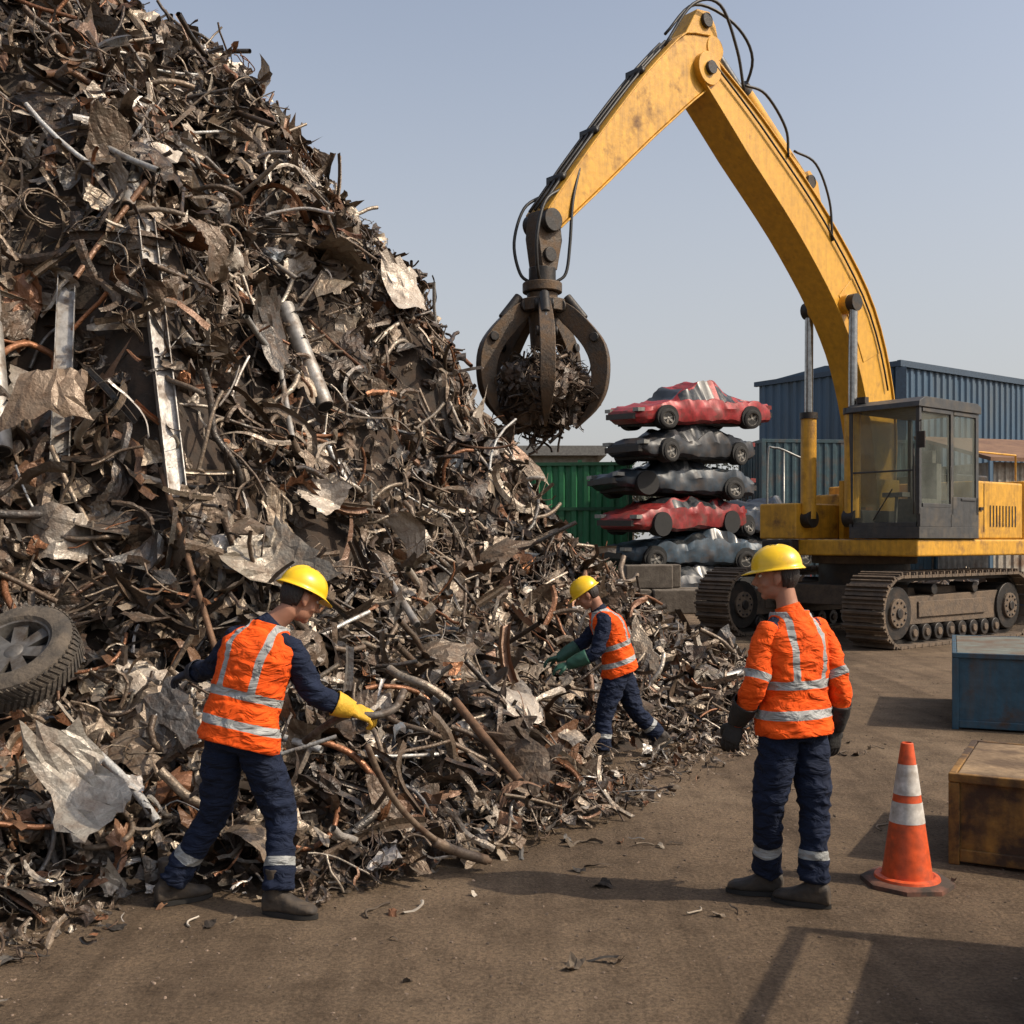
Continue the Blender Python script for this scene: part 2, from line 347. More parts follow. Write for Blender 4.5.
IT=[items('plate',13500,.10,.38,.03,.65),
    items('flat',4200,.12,.36,.04,.5),
    items('sheet',1300,.3,.72,.07,.4,2.5,avoid=.55),
    items('strip',16000,.18,.68,.05,.6),
    items('tube',5600,.26,.85,.06,.5,avoid=.45),
    items('straight',850,.5,1.4,.07,.35,1.6,avoid=.9),
    items('wire',1900,.35,.75,.06,.5,avoid=.4),
    items('coil',130,.3,.6,.10,.4,avoid=.5),
    items('channel',2400,.3,.95,.06,.5,2,avoid=.6),
    items('chunk',3000,.10,.36,.02,.8),
    items('rim',130,.3,.6,.08,.6,avoid=.5),
    items('straight',170,.6,1.3,.11,.3,1.4,avoid=.9,col=[.45,.45,.43,.4]),
    items('tube',420,.3,.9,.09,.4,avoid=.5,col=[.22,.095,.045,.4]),
    items('sheet',190,.35,.7,.11,.3,avoid=.6,col=[.38,.335,.28,.2]),
    items('sheet',130,.35,.7,.10,.3,avoid=.6,col=[.18,.105,.065,.2]),
    items('plate',8000,.07,.2,.03,.8,rmin=10.0,avoid=.2),
    items('flat',3500,.08,.2,.03,.5,rmin=10.0,avoid=.2),
    items('strip',8000,.12,.38,.03,.7,rmin=10.0,avoid=.2),
    items('tube',1600,.15,.5,.03,.4,rmin=10.0,avoid=.3),
    one('sheet',(-2.25,5.72,.60),(.25,-.75,.6),.62,[.40,.37,.32,.2]),
    one('sheet',(-3.25,7.9,2.95),(.3,-.75,.6),.8,[.26,.19,.13,.2]),
    one('sheet',(-1.75,7.9,1.75),(.4,-.7,.6),.6,[.36,.32,.26,.3])]
scatter('scrap_pieces',IT,M_scrap,heap)
# a few large recognisable lengths of pipe and beam lying on the slope
def onpile(x,y,h=.12): return (x,y,float(pileh(x,y))+h)
mb=MB()
for (a,b,r,m) in(((-4.15,8.7),(-3.72,8.0),.085,0),((-4.35,8.55),(-3.98,7.85),.075,0),((-2.25,10.5),(-1.95,9.75),.028,0),((-3.3,9.9),(-3.15,9.0),.055,0),((-2.35,11.4),(-1.85,10.9),.09,0),((-1.2,9.6),(-.75,8.7),.03,0),((-2.6,8.15),(-1.9,7.2),.022,1),((-.4,7.7),(.05,6.95),.03,1)):
    p=np.array(onpile(*a,.2));q=np.array(onpile(*b,.2)); mb.tube([p,q],r,16,m); mb.tube([q+(p-q)*.02,q-(q-p)*-.004],r*.82,16,2)
for (a,b) in(((-3.0,9.0),(-2.45,8.05)),((-3.6,8.9),(-3.35,8.15))):
    p=Vector(onpile(*a,.22));q=Vector(onpile(*b,.22)); d=(q-p); M=Matrix.Translation(p)@d.to_track_quat('X','Z').to_matrix().to_4x4(); L_=d.length
    mb.box((0,-.06,-.01),(L_,.06,.0),0,M); mb.box((0,-.068,-.045),(L_,-.061,.045),0,M); mb.box((0,.061,-.045),(L_,.068,.045),0,M)
mb.obj('pipes_and_beams',[mk('galvanised_scrap',(.42,.40,.37),.45,.5,(.17,.12,.085),5,.48,.66,bump=.2),mk('rusty_pipe',(.20,.11,.06),.6,.3,(.10,.06,.035),6,.45,.6,bump=.3),mk('pipe_bore',(.015,.012,.01),.9)],heap,smooth=35)

# tyre lying on the heap
M_rub=mk('tyre_rubber',(.050,.043,.036),.85,0,(.15,.12,.09),6,.42,.7,bump=.6,bscale=30)
M_alu=mk('wheel_alloy',(.20,.19,.175),.45,.5,(.09,.07,.055),7,.45,.65,bump=.2)
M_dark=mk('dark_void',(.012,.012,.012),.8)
def lathe(prof,n=64,axis='z'):
    V=[];F=[];m=len(prof)
    for j in range(n):
        a=2*math.pi*j/n
        for r,z in prof: V.append((r*math.cos(a),r*math.sin(a),z))
    for j in range(n):
        for i in range(m-1): F.append((j*m+i,((j+1)%n)*m+i,((j+1)%n)*m+i+1,j*m+i+1))
    return V,F
def wheel_mb(R=.31,w=.19,spokes=5,treads=56):
    mb=MB(); h=w/2
    mb.add(*lathe([(R*.62,h*.8),(R*.68,h),(R*.86,h*1.03),(R*.97,h*.82),(R,h*.5),(R,-h*.5),(R*.97,-h*.82),(R*.86,-h*1.03),(R*.68,-h),(R*.62,-h*.8)]),0)
    for j in range(treads):
        a=2*math.pi*j/treads
        for s in(-1,1):
            M=Matrix.Rotation(a+(s*.02),4,'Z')@Matrix.Translation((R,0,s*h*.42))@Matrix.Rotation(s*.5,4,'X')
            mb.box((-.004,-.011,-h*.40),(.006,.006,h*.40),0,M)
    mb.add(*lathe([(R*.64,h*.85),(R*.60,h*.8),(R*.57,h*.35),(R*.55,-h*.2),(R*.56,-h*.8)]),1)
    mb.add(*lathe([(.001,h*.1),(R*.56,h*.1)],48),2)
    mb.add(*lathe([(.001,h*.62),(R*.12,h*.6),(R*.16,h*.5),(R*.17,h*.1)],32),1)
    for j in range(spokes):
        a=2*math.pi*j/spokes; M=Matrix.Rotation(a,4,'Z')
        V=[(R*.12,-R*.09,h*.5),(R*.58,-R*.13,h*.55),(R*.58,R*.13,h*.55),(R*.12,R*.09,h*.5),(R*.12,-R*.07,h*.15),(R*.58,-R*.1,h*.15),(R*.58,R*.1,h*.15),(R*.12,R*.07,h*.15)]
        mb.add([M@Vector(v) for v in V],[(0,1,2,3),(4,7,6,5),(0,4,5,1),(2,6,7,3),(1,5,6,2),(0,3,7,4)],1)
    return mb
tx,ty=-2.80,6.42
o=wheel_mb(.34,.21,7,60).obj('scrap_car_wheel',[M_rub,M_alu,M_dark],smooth=40)
o.location=(tx+.02,ty-.24,1.19); zz=Vector((-.10,-.62,.75)).normalized(); o.rotation_euler=zz.to_track_quat('Z','Y').to_euler()

# ------------------------------------------------------------------ ground
def ground_mat():
    m,nt,b=newmat('ground_dirt'); N=nt.nodes; L=nt.links
    tc=N.new('ShaderNodeTexCoord')
    def nz(scale,detail=8,r=.6,dist=0,vec=None):
        n=N.new('ShaderNodeTexNoise'); n.inputs['Scale'].default_value=scale; n.inputs['Detail'].default_value=detail; n.inputs['Roughness'].default_value=r; n.inputs['Distortion'].default_value=dist; L.new(vec or tc.outputs['Object'],n.inputs['Vector']); return n.outputs['Fac']
    def ramp(f,stops):
        c=N.new('ShaderNodeValToRGB'); L.new(f,c.inputs[0]); e=c.color_ramp.elements
        e[0].position=stops[0][0]; e[0].color=(*stops[0][1],1); e[1].position=stops[-1][0]; e[1].color=(*stops[-1][1],1)
        for p,cc in stops[1:-1]:
            q=e.new(p); q.color=(*cc,1)
        return c.outputs[0]
    g=.95
    c1=ramp(nz(.35,6,.6,.4),[(.3,(.100*g,.071*g,.048*g)),(.5,(.148*g,.107*g,.072*g)),(.7,(.20*g,.148*g,.101*g))])
    c2=ramp(nz(3.2,10,.75),[(.32,(.60,.58,.56)),(.5,(1,1,1)),(.7,(1.25,1.23,1.2))])
    c3=ramp(nz(45,6,.8),[(.34,(.50,.50,.50)),(.5,(1,1,1)),(.68,(1.5,1.47,1.42))])
    mp=N.new('ShaderNodeMapping'); mp.inputs['Rotation'].default_value=(0,0,-.5); mp.inputs['Scale'].default_value=(2.2,.22,1); L.new(tc.outputs['Object'],mp.inputs['Vector'])
    c4=ramp(nz(1.1,5,.55,.6,mp.outputs['Vector']),[(.36,(.74,.73,.72)),(.52,(1,1,1)),(.7,(1.14,1.13,1.12))])
    def mul(a,bb):
        x=N.new('ShaderNodeMix'); x.data_type='RGBA'; x.blend_type='MULTIPLY'; x.inputs['Factor'].default_value=1; L.new(a,x.inputs[6]); L.new(bb,x.inputs[7]); return x.outputs[2]
    L.new(mul(mul(mul(c1,c2),c3),c4),b.inputs['Base Color']); b.inputs['Roughness'].default_value=.93; b.inputs['Specular IOR Level'].default_value=.2
    ad=N.new('ShaderNodeMath'); ad.operation='ADD'; m1=N.new('ShaderNodeMath'); m1.operation='MULTIPLY'; m1.inputs[1].default_value=2.2; L.new(nz(2.3,7,.6),m1.inputs[0]); L.new(m1.outputs[0],ad.inputs[0]); L.new(nz(28,8,.75),ad.inputs[1])
    bp=N.new('ShaderNodeBump'); bp.inputs['Strength'].default_value=.9; bp.inputs['Distance'].default_value=.035; L.new(ad.outputs[0],bp.inputs['Height']); L.new(bp.outputs[0],b.inputs['Normal'])
    return m
obj('ground',[(-900,-300,0),(900,-300,0),(900,1500,0),(-900,1500,0)],[(0,1,2,3)],ground_mat())
# loose stones and metal crumbs
N=6000; x=rng.uniform(-2.6,6,N); y=3.2+rng.random(N)**1.6*13
s=rng.uniform(.004,.015,N)*(.6+rng.random(N)); P=np.column_stack([x,y,s*.12])
k=x<.4656*y+1.2; P=P[k]; s=s[k]
cs=np.array([.15,.11,.08,0])*rng.uniform(.45,1.6,(len(P),1))
up=np.tile([0,0,1.],(len(P),1))
N2=900; x2=rng.uniform(-2.4,3.2,N2); y2=3.8+rng.random(N2)*9; d2=reff(x2,y2); k2=(d2>12)&(rng.random(N2)<np.exp(-(d2-12)*1.8)+.003)
P2=np.column_stack([x2,y2,np.full(N2,.012)])[k2]; u2=np.tile([0,0,1.],(len(P2),1)); s2=rng.uniform(.03,.12,len(P2))
scatter('gravel',[('chunk',P,up,s,.25,cs),('plate',P2,u2,s2,.15,None),('strip',P2[::2]+[.1,.07,0],u2[::2],s2[::2]*1.7,.1,None),('tube',P2[::4]+[-.1,.05,0],u2[::4],s2[::4]*2.4,.08,None)],attrmat('gravel_mat',rough=.8,bump=.3,rust=.1,rustcol=(.10,.07,.05)))

# ------------------------------------------------------------------ excavator
M_yel=mk('excavator_yellow_paint',(.74,.38,.026),.45,0,(.30,.14,.03),3.2,.60,.78,bump=.1,bscale=14,var=.12,coat=.1,streak=.35,streakcol=(.15,.075,.02))
M_yel2=mk('excavator_yellow_worn',(.72,.37,.03),.5,0,(.17,.085,.035),2.6,.55,.74,bump=.15,bscale=18,var=.18,streak=.5,streakcol=(.12,.062,.024))
M_mud=mk('track_muddy_steel',(.12,.09,.066),.8,.15,(.20,.145,.10),5,.4,.62,bump=.6,bscale=25)
M_blk=mk('black_steel',(.030,.027,.025),.5,.3,(.08,.055,.038),5,.5,.7,bump=.2)
M_cab=mk('cab_grey_paint',(.050,.052,.054),.45,0,(.12,.10,.075),4,.5,.75,bump=.1,streak=.4,streakcol=(.10,.08,.06))
M_chr=mk('cylinder_rod',(.40,.39,.37),.25,.9)
M_hose=mk('rubber_hose',(.018,.017,.016),.5)
M_glass=glassmat('cab_glass')
M_seat=mk('cab_interior',(.15,.14,.12),.8)
M_gr=mk('grapple_steel',(.085,.066,.050),.5,.4,(.15,.095,.055),6,.42,.62,bump=.4,bscale=30)
HD=math.atan2(-.63,-.78)
exc=empty('crawler_excavator',(6.9,21.3,0),HD)
# tracks
def stadium(L,R,n):
    tot=2*L+2*math.pi*R; out=[]
    for i in range(n):
        d=tot*i/n
        if d<L: p=(-L/2+d,2*R); t=(1,0)
        elif d<L+math.pi*R: a=(d-L)/R; p=(L/2+R*math.sin(a),R+R*math.cos(a)); t=(math.cos(a),-math.sin(a))
        elif d<2*L+math.pi*R: p=(L/2-(d-L-math.pi*R),0); t=(-1,0)
        else: a=(d-2*L-math.pi*R)/R; p=(-L/2-R*math.sin(a),R-R*math.cos(a)); t=(-math.cos(a),math.sin(a))
        out.append((p,t))
    return out,tot/n
for side,yy in(('left',1.55),('right',-1.75)):
    mb=MB(); R=.60; st,pitch=stadium(3.85,R,52); W=.40
    for (px,pz),(t0,t1) in st:
        M=Matrix(((t0,0,-t1,px),(0,1,0,yy),(t1,0,t0,pz+.03),(0,0,0,1)))
        mb.box((-pitch*.46,-W,-.03),(pitch*.46,W,.02),0,M)
        mb.box((-pitch*.40,-W,.02),(-pitch*.22,W,.075),0,M)
        mb.box((pitch*.0,-W,.02),(pitch*.12,W,.055),0,M)
        mb.box((-pitch*.5,-.16,-.10),(pitch*.5,.16,-.03),1,M)
    mb.obj('track_'+side,[M_mud,M_blk],exc)
    mb=MB()
    mb.prism([(-1.7,.38),(1.75,.38),(1.95,.55),(1.75,.86),(-1.6,.9),(-1.9,.62)],yy-.2,yy+.2,0)
    for sx,rr in((1.92,.46),(-1.92,.44)):
        mb.cyl((sx,yy-.25,R),(sx,yy+.25,R),rr,28,1); mb.cyl((sx,yy-.30,R),(sx,yy+.30,R),rr*.55,20,0); mb.cyl((sx,yy-.33,R),(sx,yy+.33,R),rr*.2,12,1)
        for k in range(10):
            a=k*.628; mb.cyl((sx+rr*.42*math.cos(a),yy-.32,R+rr*.42*math.sin(a)),(sx+rr*.42*math.cos(a),yy+.32,R+rr*.42*math.sin(a)),.025,6,1)
    for k in range(8):
        sx=-1.4+k*.4; mb.cyl((sx,yy-.27,.24),(sx,yy+.27,.24),.15,16,1); mb.cyl((sx,yy-.3,.24),(sx,yy+.3,.24),.07,12,0)
    for sx in(-.7,.7): mb.cyl((sx,yy-.24,.98),(sx,yy+.24,.98),.1,14,1)
    mb.box((-1.1,yy-.235,.5),(1.2,yy-.2,.78),1); mb.box((-1.1,yy+.2,.5),(1.2,yy+.235,.78),0)
    bevel(mb.obj('track_frame_'+side,[M_mud,M_blk],exc,smooth=35),.012)
mb=MB(); mb.box((-1.0,-1.6,.62),(1.0,1.45,1.0),0); mb.cyl((0,-.1,.95),(0,-.1,1.42),.85,36,1); mb.cyl((0,-.1,1.40),(0,-.1,1.56),.98,36,0)
bevel(mb.obj('undercarriage',[M_mud,M_blk],exc,smooth=35),.02)
# upper structure
mb=MB()
mb.box((-3.1,-1.45,1.56),(1.35,1.85,1.86),0)           # deck
mb.prism([(-3.5,1.62),(-2.5,1.55),(-2.5,3.0),(-3.35,3.0),(-3.55,2.8)],-1.45,1.83,0) # counterweight
mb.box((-2.49,-1.42,1.87),(-.72,1.80,2.95),0)          # engine housing
mb.box((-2.3,-1.0,2.95),(-1.1,1.2,3.12),1)
mb.box((.15,-1.4,1.87),(1.55,-.55,2.55),0)             # right front tank
mb.box((-.5,-1.4,1.87),(.14,-.55,2.75),0)
mb.box((1.36,-1.3,1.62),(1.62,-.6,1.85),1)
bevel(mb.obj('upper_structure',[M_yel2,M_blk],exc),.035,3)
mb=MB()
for k in range(9): mb.box((-2.2+k*.12,1.802,2.1),(-2.17+k*.12,1.810,2.5),0)
mb.box((-1.0,1.802,2.0),(-.985,1.808,2.9),0); mb.box((-.82,1.802,2.4),(-.92,1.83,2.46),0)
mb.tube([(-2.4,1.7,3.0),(-2.4,1.7,3.5),(-.9,1.7,3.5),(-.9,1.7,3.0)],.02,8,1)
mb.cyl((-1.5,-.4,3.1),(-1.5,-.4,3.75),.07,14,0)
mb.obj('grilles_and_rails',[M_blk,M_yel2],exc)
# cab
cx0,cx1,cy0,cy1,cz0,cz1=-.62,1.38,.50,1.90,1.88,4.28
mb=MB(); t=.07
mb.box((cx0,cy0,cz0),(cx1,cy1,2.08),0)
mb.box((cx0,cy1-.06,2.081),(cx1-1.05,cy1,2.62),0); mb.box((cx1-1.03,cy1-.05,2.081),(cx1-.02,cy1+.004,2.42),0)
mb.box((cx0,cy0,2.081),(cx0+.07,cy1-.061,2.6),0)
mb.box((cx0,cy0,2.081),(cx1,cy0+.05,2.4),0)
for (px,py,tt) in((cx1-t,cy0,t),(cx1-t,cy1-t,t),(cx0,cy0,t),(cx0,cy1-t,.1),(cx0+.88,cy1-t,.09)):
    mb.box((px,py,2.3),(px+tt,py+t,cz1-.1),0)
for zz_ in(2.42,4.08): mb.box((cx1-1.02,cy1-.045,zz_),(cx1-.1,cy1+.008,zz_+.07),0)
mb.box((cx0+.1,cy1-.045,4.08),(cx0+.86,cy1+.002,4.15),0)
mb.prism([(cx0-.04,cz1-.12),(cx1+.06,cz1-.12),(cx1+.04,cz1-.03),(cx1-.14,cz1+.06),(cx0+.1,cz1+.06),(cx0-.04,cz1)],cy0-.03,cy1+.03,0)
mb.box((cx1-.06,cy0+.076,2.081),(cx1-.01,cy1-.076,2.16),0)
mb.box((cx1-.055,cy0+.076,3.05),(cx1-.015,cy1-.076,3.08),0)
mb.box((cx0+.12,cy1+.005,2.56),(cx0+.62,cy1+.02,2.60),0)
mb.box((cx1-.99,cy1+.01,2.9),(cx1-.94,cy1+.04,3.15),1)
mb.tube([(cx1+.02,cy1-.1,2.3),(cx1+.09,cy1-.05,2.5),(cx1+.09,cy1-.05,3.3),(cx1+.02,cy1-.1,3.5)],.013,8,1)
mb.tube([(cx1+.0,cy0+.5,2.2),(cx1+.03,cy0+.9,2.75)],.012,6,1)
mb.box((.0,.95,2.1),(.55,1.45,2.6),2); mb.box((-.12,.95,2.5),(.04,1.45,3.25),2); mb.box((-.12,1.06,3.27),(.0,1.34,3.5),2)
mb.tube([(1.0,1.2,2.1),(.95,1.2,2.65)],.03,8,2); mb.box((.85,1.0,2.62),(1.1,1.4,2.7),2)
bevel(mb.obj('cab',[M_cab,M_blk,M_seat],exc),.015,2)
mb=MB() # single-sheet panes
def pane(a,b,c,d): mb.add([a,b,c,d],[(0,1,2,3)])
pane((cx1-.034,cy0+.075,2.165),(cx1-.034,cy1-.075,2.165),(cx1-.034,cy1-.075,cz1-.125),(cx1-.034,cy0+.075,cz1-.125))
pane((cx1-1.0,cy1-.022,2.49),(cx1-.075,cy1-.022,2.49),(cx1-.075,cy1-.022,4.08),(cx1-1.0,cy1-.022,4.08))
pane((cx0+.105,cy1-.022,2.62),(cx0+.875,cy1-.022,2.62),(cx0+.875,cy1-.022,4.08),(cx0+.105,cy1-.022,4.08))
pane((cx0+.03,cy0+.075,2.605),(cx0+.03,cy1-.075,2.605),(cx0+.03,cy1-.075,cz1-.125),(cx0+.03,cy0+.075,cz1-.125))
pane((cx0+.075,cy0+.025,2.405),(cx1-.075,cy0+.025,2.405),(cx1-.075,cy0+.025,cz1-.125),(cx0+.075,cy0+.025,cz1-.125))
mb.obj('cab_windows',[M_glass],exc)
mb=MB(); mb.tube([(cx1,cy1,3.9),(cx1+.22,cy1+.16,3.9),(cx1+.22,cy1+.16,3.7)],.010,6); mb.box((cx1+.21,cy1+.1,3.42),(cx1+.24,cy1+.24,3.7)); mb.box((cx1-.2,cy0+.1,cz1+.05),(cx1-.08,cy0+.28,cz1+.16))
mb.obj('mirror_and_lights',[M_blk],exc)
# boom
def beam(mb,P,H,W,m=0):
    """box-section beam in the x-z plane with top and bottom flange lips"""
    P=np.array(P,float); n=len(P); T=np.gradient(P,axis=0); T/=np.linalg.norm(T,axis=1)[:,None]; Nn=np.stack([-T[:,1],T[:,0]],1)
    R=[]
    for i in range(n):
        a=P[i]+Nn[i]*H[i]/2; b=P[i]-Nn[i]*H[i]/2; w=W[i] if not np.isscalar(W) else W
        R.append(np.array([(a[0],-w,a[1]),(a[0],w,a[1]),(b[0],w,b[1]),(b[0],-w,b[1])]))
    V,F=loft(R); mb.add(V,F,m)
    for s in(1,-1):
        R=[]
        for i in range(n):
            a=P[i]+Nn[i]*s*(H[i]/2+.002); b=a+Nn[i]*s*.03; w=(W[i] if not np.isscalar(W) else W)+.035
            R.append(np.array([(a[0],-w,a[1]),(a[0],w,a[1]),(b[0],w,b[1]),(b[0],-w,b[1])]))
        V,F=loft(R); mb.add(V,F,m)
bp=catmull([(-.15,2.5),(.0,4.3),(.68,5.95),(2.05,7.40),(3.8,8.72),(5.0,9.55)],5)
hh=np.interp(np.linspace(0,1,len(bp)),[0,.2,.42,.62,.8,1],[.55,.88,1.02,.90,.76,.48])
mb=MB(); beam(mb,bp,hh,.28)
mb.cyl((5.0,-.34,9.53),(5.0,.34,9.53),.27,28,0); mb.cyl((5.0,-.40,9.53),(5.0,.40,9.53),.11,16,1)
mb.cyl((1.2,-.42,6.2),(1.2,.42,6.2),.18,20,0); mb.cyl((1.2,-.5,6.2),(1.2,.5,6.2),.09,16,1)
mb.prism([(1.55,7.3),(2.5,7.7),(2.4,8.3),(2.1,8.52),(1.85,8.35)],-.17,.17,0)
mb.cyl((2.12,-.24,8.3),(2.12,.24,8.3),.12,16,1)
# side stiffener plates and a line pipe along the boom side
def sideplate(i0,i1,y,f=.6):
    T=np.gradient(bp,axis=0); T/=np.linalg.norm(T,axis=1)[:,None]; Nn=np.stack([-T[:,1],T[:,0]],1); up_=[tuple(bp[i]+Nn[i]*hh[i]*.5*f) for i in range(i0,i1)]; dn=[tuple(bp[i]-Nn[i]*hh[i]*.5*f) for i in range(i0,i1)][::-1]
    mb.prism(up_+dn,min(y,y+.012*np.sign(y)),max(y,y+.012*np.sign(y)),0)
for y in(.282,-.282): sideplate(8,13,y,.62)
mb.box((-.4,-.42,1.87),(.35,-.32,3.0),0); mb.box((-.4,.32,1.87),(.35,.42,3.0),0)
bevel(mb.obj('boom',[M_yel,M_blk],exc,smooth=35),.012)
# boom cylinders
mb=MB()
for s in(-1,1):
    a=Vector((1.25,s*.48,2.25)); b=Vector((1.22,s*.48,6.2)); m_=a.lerp(b,.5)
    mb.cyl(a,m_,.145,18,0); mb.cyl(a.lerp(b,.48),a.lerp(b,.51),.17,18,2); mb.cyl(m_,b,.08,14,1); mb.cyl(b+Vector((0,-.09,0)),b+Vector((0,.09,0)),.16,16,2)
    mb.cyl(a+Vector((0,-.12,0)),a+Vector((0,.12,0)),.17,16,2)
# stick cylinder on top of the boom
a=Vector((2.12,0,8.3)); b=Vector((4.95,0,10.38)); m_=a.lerp(b,.60)
mb.cyl(a,m_,.17,20,0); mb.cyl(a.lerp(b,.58),a.lerp(b,.62),.19,18,2); mb.cyl(m_,b,.08,14,1)
mb.obj('hydraulic_cylinders',[M_yel2,M_chr,M_blk],exc,smooth=35)
# stick
sp=catmull([(4.75,9.93),(5.35,9.5),(6.3,8.6),(7.35,7.5),(8.28,6.5)],4)
sh=np.interp(np.linspace(0,1,len(sp)),[0,.2,.45,.8,1],[.45,.92,.80,.50,.30])
mb=MB(); beam(mb,sp,sh,.22)
mb.cyl((4.75,-.24,9.95),(4.75,.24,9.95),.2,20,0)
mb.prism([(4.55,9.85),(4.85,9.35),(5.35,9.1),(5.6,9.75),(5.15,10.5),(4.85,10.54),(4.7,10.35)],-.2,.2,0)
mb.cyl((4.95,-.26,10.36),(4.95,.26,10.36),.12,16,1)
mb.cyl((8.3,-.26,6.48),(8.3,.26,6.48),.17,20,1)
bevel(mb.obj('stick',[M_yel2,M_blk],exc,smooth=35),.012)
# hoses
mb=MB()
def offs(P,d,y): 
    P=np.array(P); T=np.gradient(P,axis=0); T/=np.linalg.norm(T,axis=1)[:,None]; Nn=np.stack([-T[:,1],T[:,0]],1); Q=P+Nn*np.array(d)[:,None]; return np.column_stack([Q[:,0],np.full(len(Q),y),Q[:,1]])
for k in range(3):
    mb.tube(offs(bp[4:],hh[4:]/2+.07+.015*k,-.2+.08*k),.026,7)
    mb.tube(offs(sp[4:],sh[4:]/2+.07,-.12+.12*k),.024,7)
mb.tube(offs(bp[6:],hh[6:]*.28,.33),.018,7)
mb.tube(catmull([(4.1,.30,9.4),(4.35,.36,10.0),(4.8,.38,10.6),(5.4,.32,10.45),(5.9,.18,9.7)],6),.026,8)
mb.tube(catmull([(3.75,-.1,9.4),(3.85,.28,10.0),(4.35,.3,10.45),(5.1,.1,10.62),(5.7,0,10.0)],6),.026,8)
mb.tube(catmull([(2.9,.30,8.55),(3.05,.36,9.0),(3.6,.36,9.45),(4.1,.3,9.5)],6),.024,8)
mb.tube(catmull([(1.6,.30,7.3),(1.75,.34,8.0),(2.1,.30,8.6),(2.6,.2,8.75)],6),.022,8)
for s in(-1,1):
    mb.tube(catmull([(7.75,s*.2,7.35),(7.92,s*.24,6.8),(7.98,s*.25,6.2),(8.05,s*.24,5.75),(8.2,s*.18,5.6)],6),.024,8)
    mb.tube(catmull([(8.1,s*.2,6.98),(8.45,s*.24,6.72),(8.62,s*.26,6.2),(8.56,s*.2,5.75),(8.42,s*.1,5.6)],6),.024,8)
for i in(6,10,14,18,21):
    q=offs(bp,hh/2+.07,0)[i]; mb.box((q[0]-.04,-.24,q[2]-.05),(q[0]+.04,.06,q[2]+.05))
for i in(7,11,14):
    q=offs(sp,sh/2+.07,0)[i]; mb.box((q[0]-.04,-.18,q[2]-.05),(q[0]+.04,.18,q[2]+.05))
mb.obj('hydraulic_hoses',[M_hose],exc,smooth=True)
# grapple
gx=8.30; mb=MB(); dz=.04
mb.prism([(gx-.2,6.60+dz),(gx+.16,6.58+dz),(gx+.2,6.2+dz),(gx+.12,5.75+dz),(gx-.16,5.75+dz),(gx-.26,6.2+dz)],-.15,.15,0)
mb.cyl((gx,-.22,6.42+dz),(gx,.22,6.42+dz),.14,18,1); mb.cyl((gx,-.2,5.95+dz),(gx,.2,5.95+dz),.11,18,1)
mb.cyl((gx,0,5.78+dz),(gx,0,5.55+dz),.20,22,1); mb.cyl((gx,0,5.56+dz),(gx,0,5.42+dz),.29,28,0); mb.cyl((gx,0,5.41+dz),(gx,0,4.6+dz),.23,22,0,.17)
mb.cyl((gx,0,5.30+dz),(gx,0,5.12+dz),.36,28,0)
for k in range(5):
    a=math.radians(72*k+54); M=Matrix.Translation((gx,0,dz))@Matrix.Rotation(a,4,'Z')
    C=catmull([(.24,5.25),(.55,4.98),(.84,4.6),(.90,4.18),(.80,3.78),(.50,3.42)],5); nC=len(C)
    th=np.interp(np.linspace(0,1,nC),[0,.12,.4,.7,1],[.20,.28,.30,.22,.03]); T=np.gradient(C,axis=0); T/=np.linalg.norm(T,axis=1)[:,None]; Nn=np.stack([-T[:,1],T[:,0]],1)
    wd=np.interp(np.linspace(0,1,nC),[0,.3,.7,1],[.08,.11,.11,.02])
    R=[]
    for i in range(nC):
        p=C[i]+Nn[i]*th[i]*.35;q=C[i]-Nn[i]*th[i]*.65;w=wd[i]
        R.append(np.array([tuple(M@Vector(v)) for v in((p[0],-w,p[1]),(p[0],w,p[1]),(q[0],w*.8,q[1]),(q[0],-w*.8,q[1]))]))
    V,F=loft(R); mb.add(V,F,0)
    mb.cyl(M@Vector((.28,-.14,5.2)),M@Vector((.28,.14,5.2)),.10,14,1)
    u2=M@Vector((.36,0,5.34)); v2=M@Vector((.80,0,4.78)); mb.cyl(u2,u2.lerp(v2,.6),.07,12,1); mb.cyl(u2.lerp(v2,.6),v2,.04,10,2)
    mb.cyl(M@Vector((.79,-.15,4.72)),M@Vector((.79,.15,4.72)),.07,12,1)
bevel(mb.obj('grapple',[M_gr,M_blk,M_chr],exc,smooth=35),.012)
def ball(N,c,r,sq=.8):
    v=rng.normal(size=(N,3)); v/=np.linalg.norm(v,axis=1)[:,None]; n=v.copy(); v*=(rng.random((N,1))**.4)*r; v[:,2]*=sq; return v+np.array(c),n
c=(gx,0,3.95+dz); dk=lambda n:np.array([.06,.048,.038,.3])*rng.uniform(.5,2.2,(n,1))
IT=[]
for kind,n_,s0,s1 in(('plate',340,.12,.34),('strip',420,.25,.65),('wire',180,.4,.85),('tube',160,.3,.75),('chunk',240,.2,.45)):
    P,nn=ball(n_,c,.66,.78); IT.append((kind,P,nn,rng.uniform(s0,s1,n_),.5,dk(n_)))
P,nn=ball(18,(gx,0,3.4+dz),.25); IT.append(('tube',P,nn,rng.uniform(.3,.6,18),.4,dk(18)))
scatter('grapple_scrap_load',IT,M_scrap,exc)

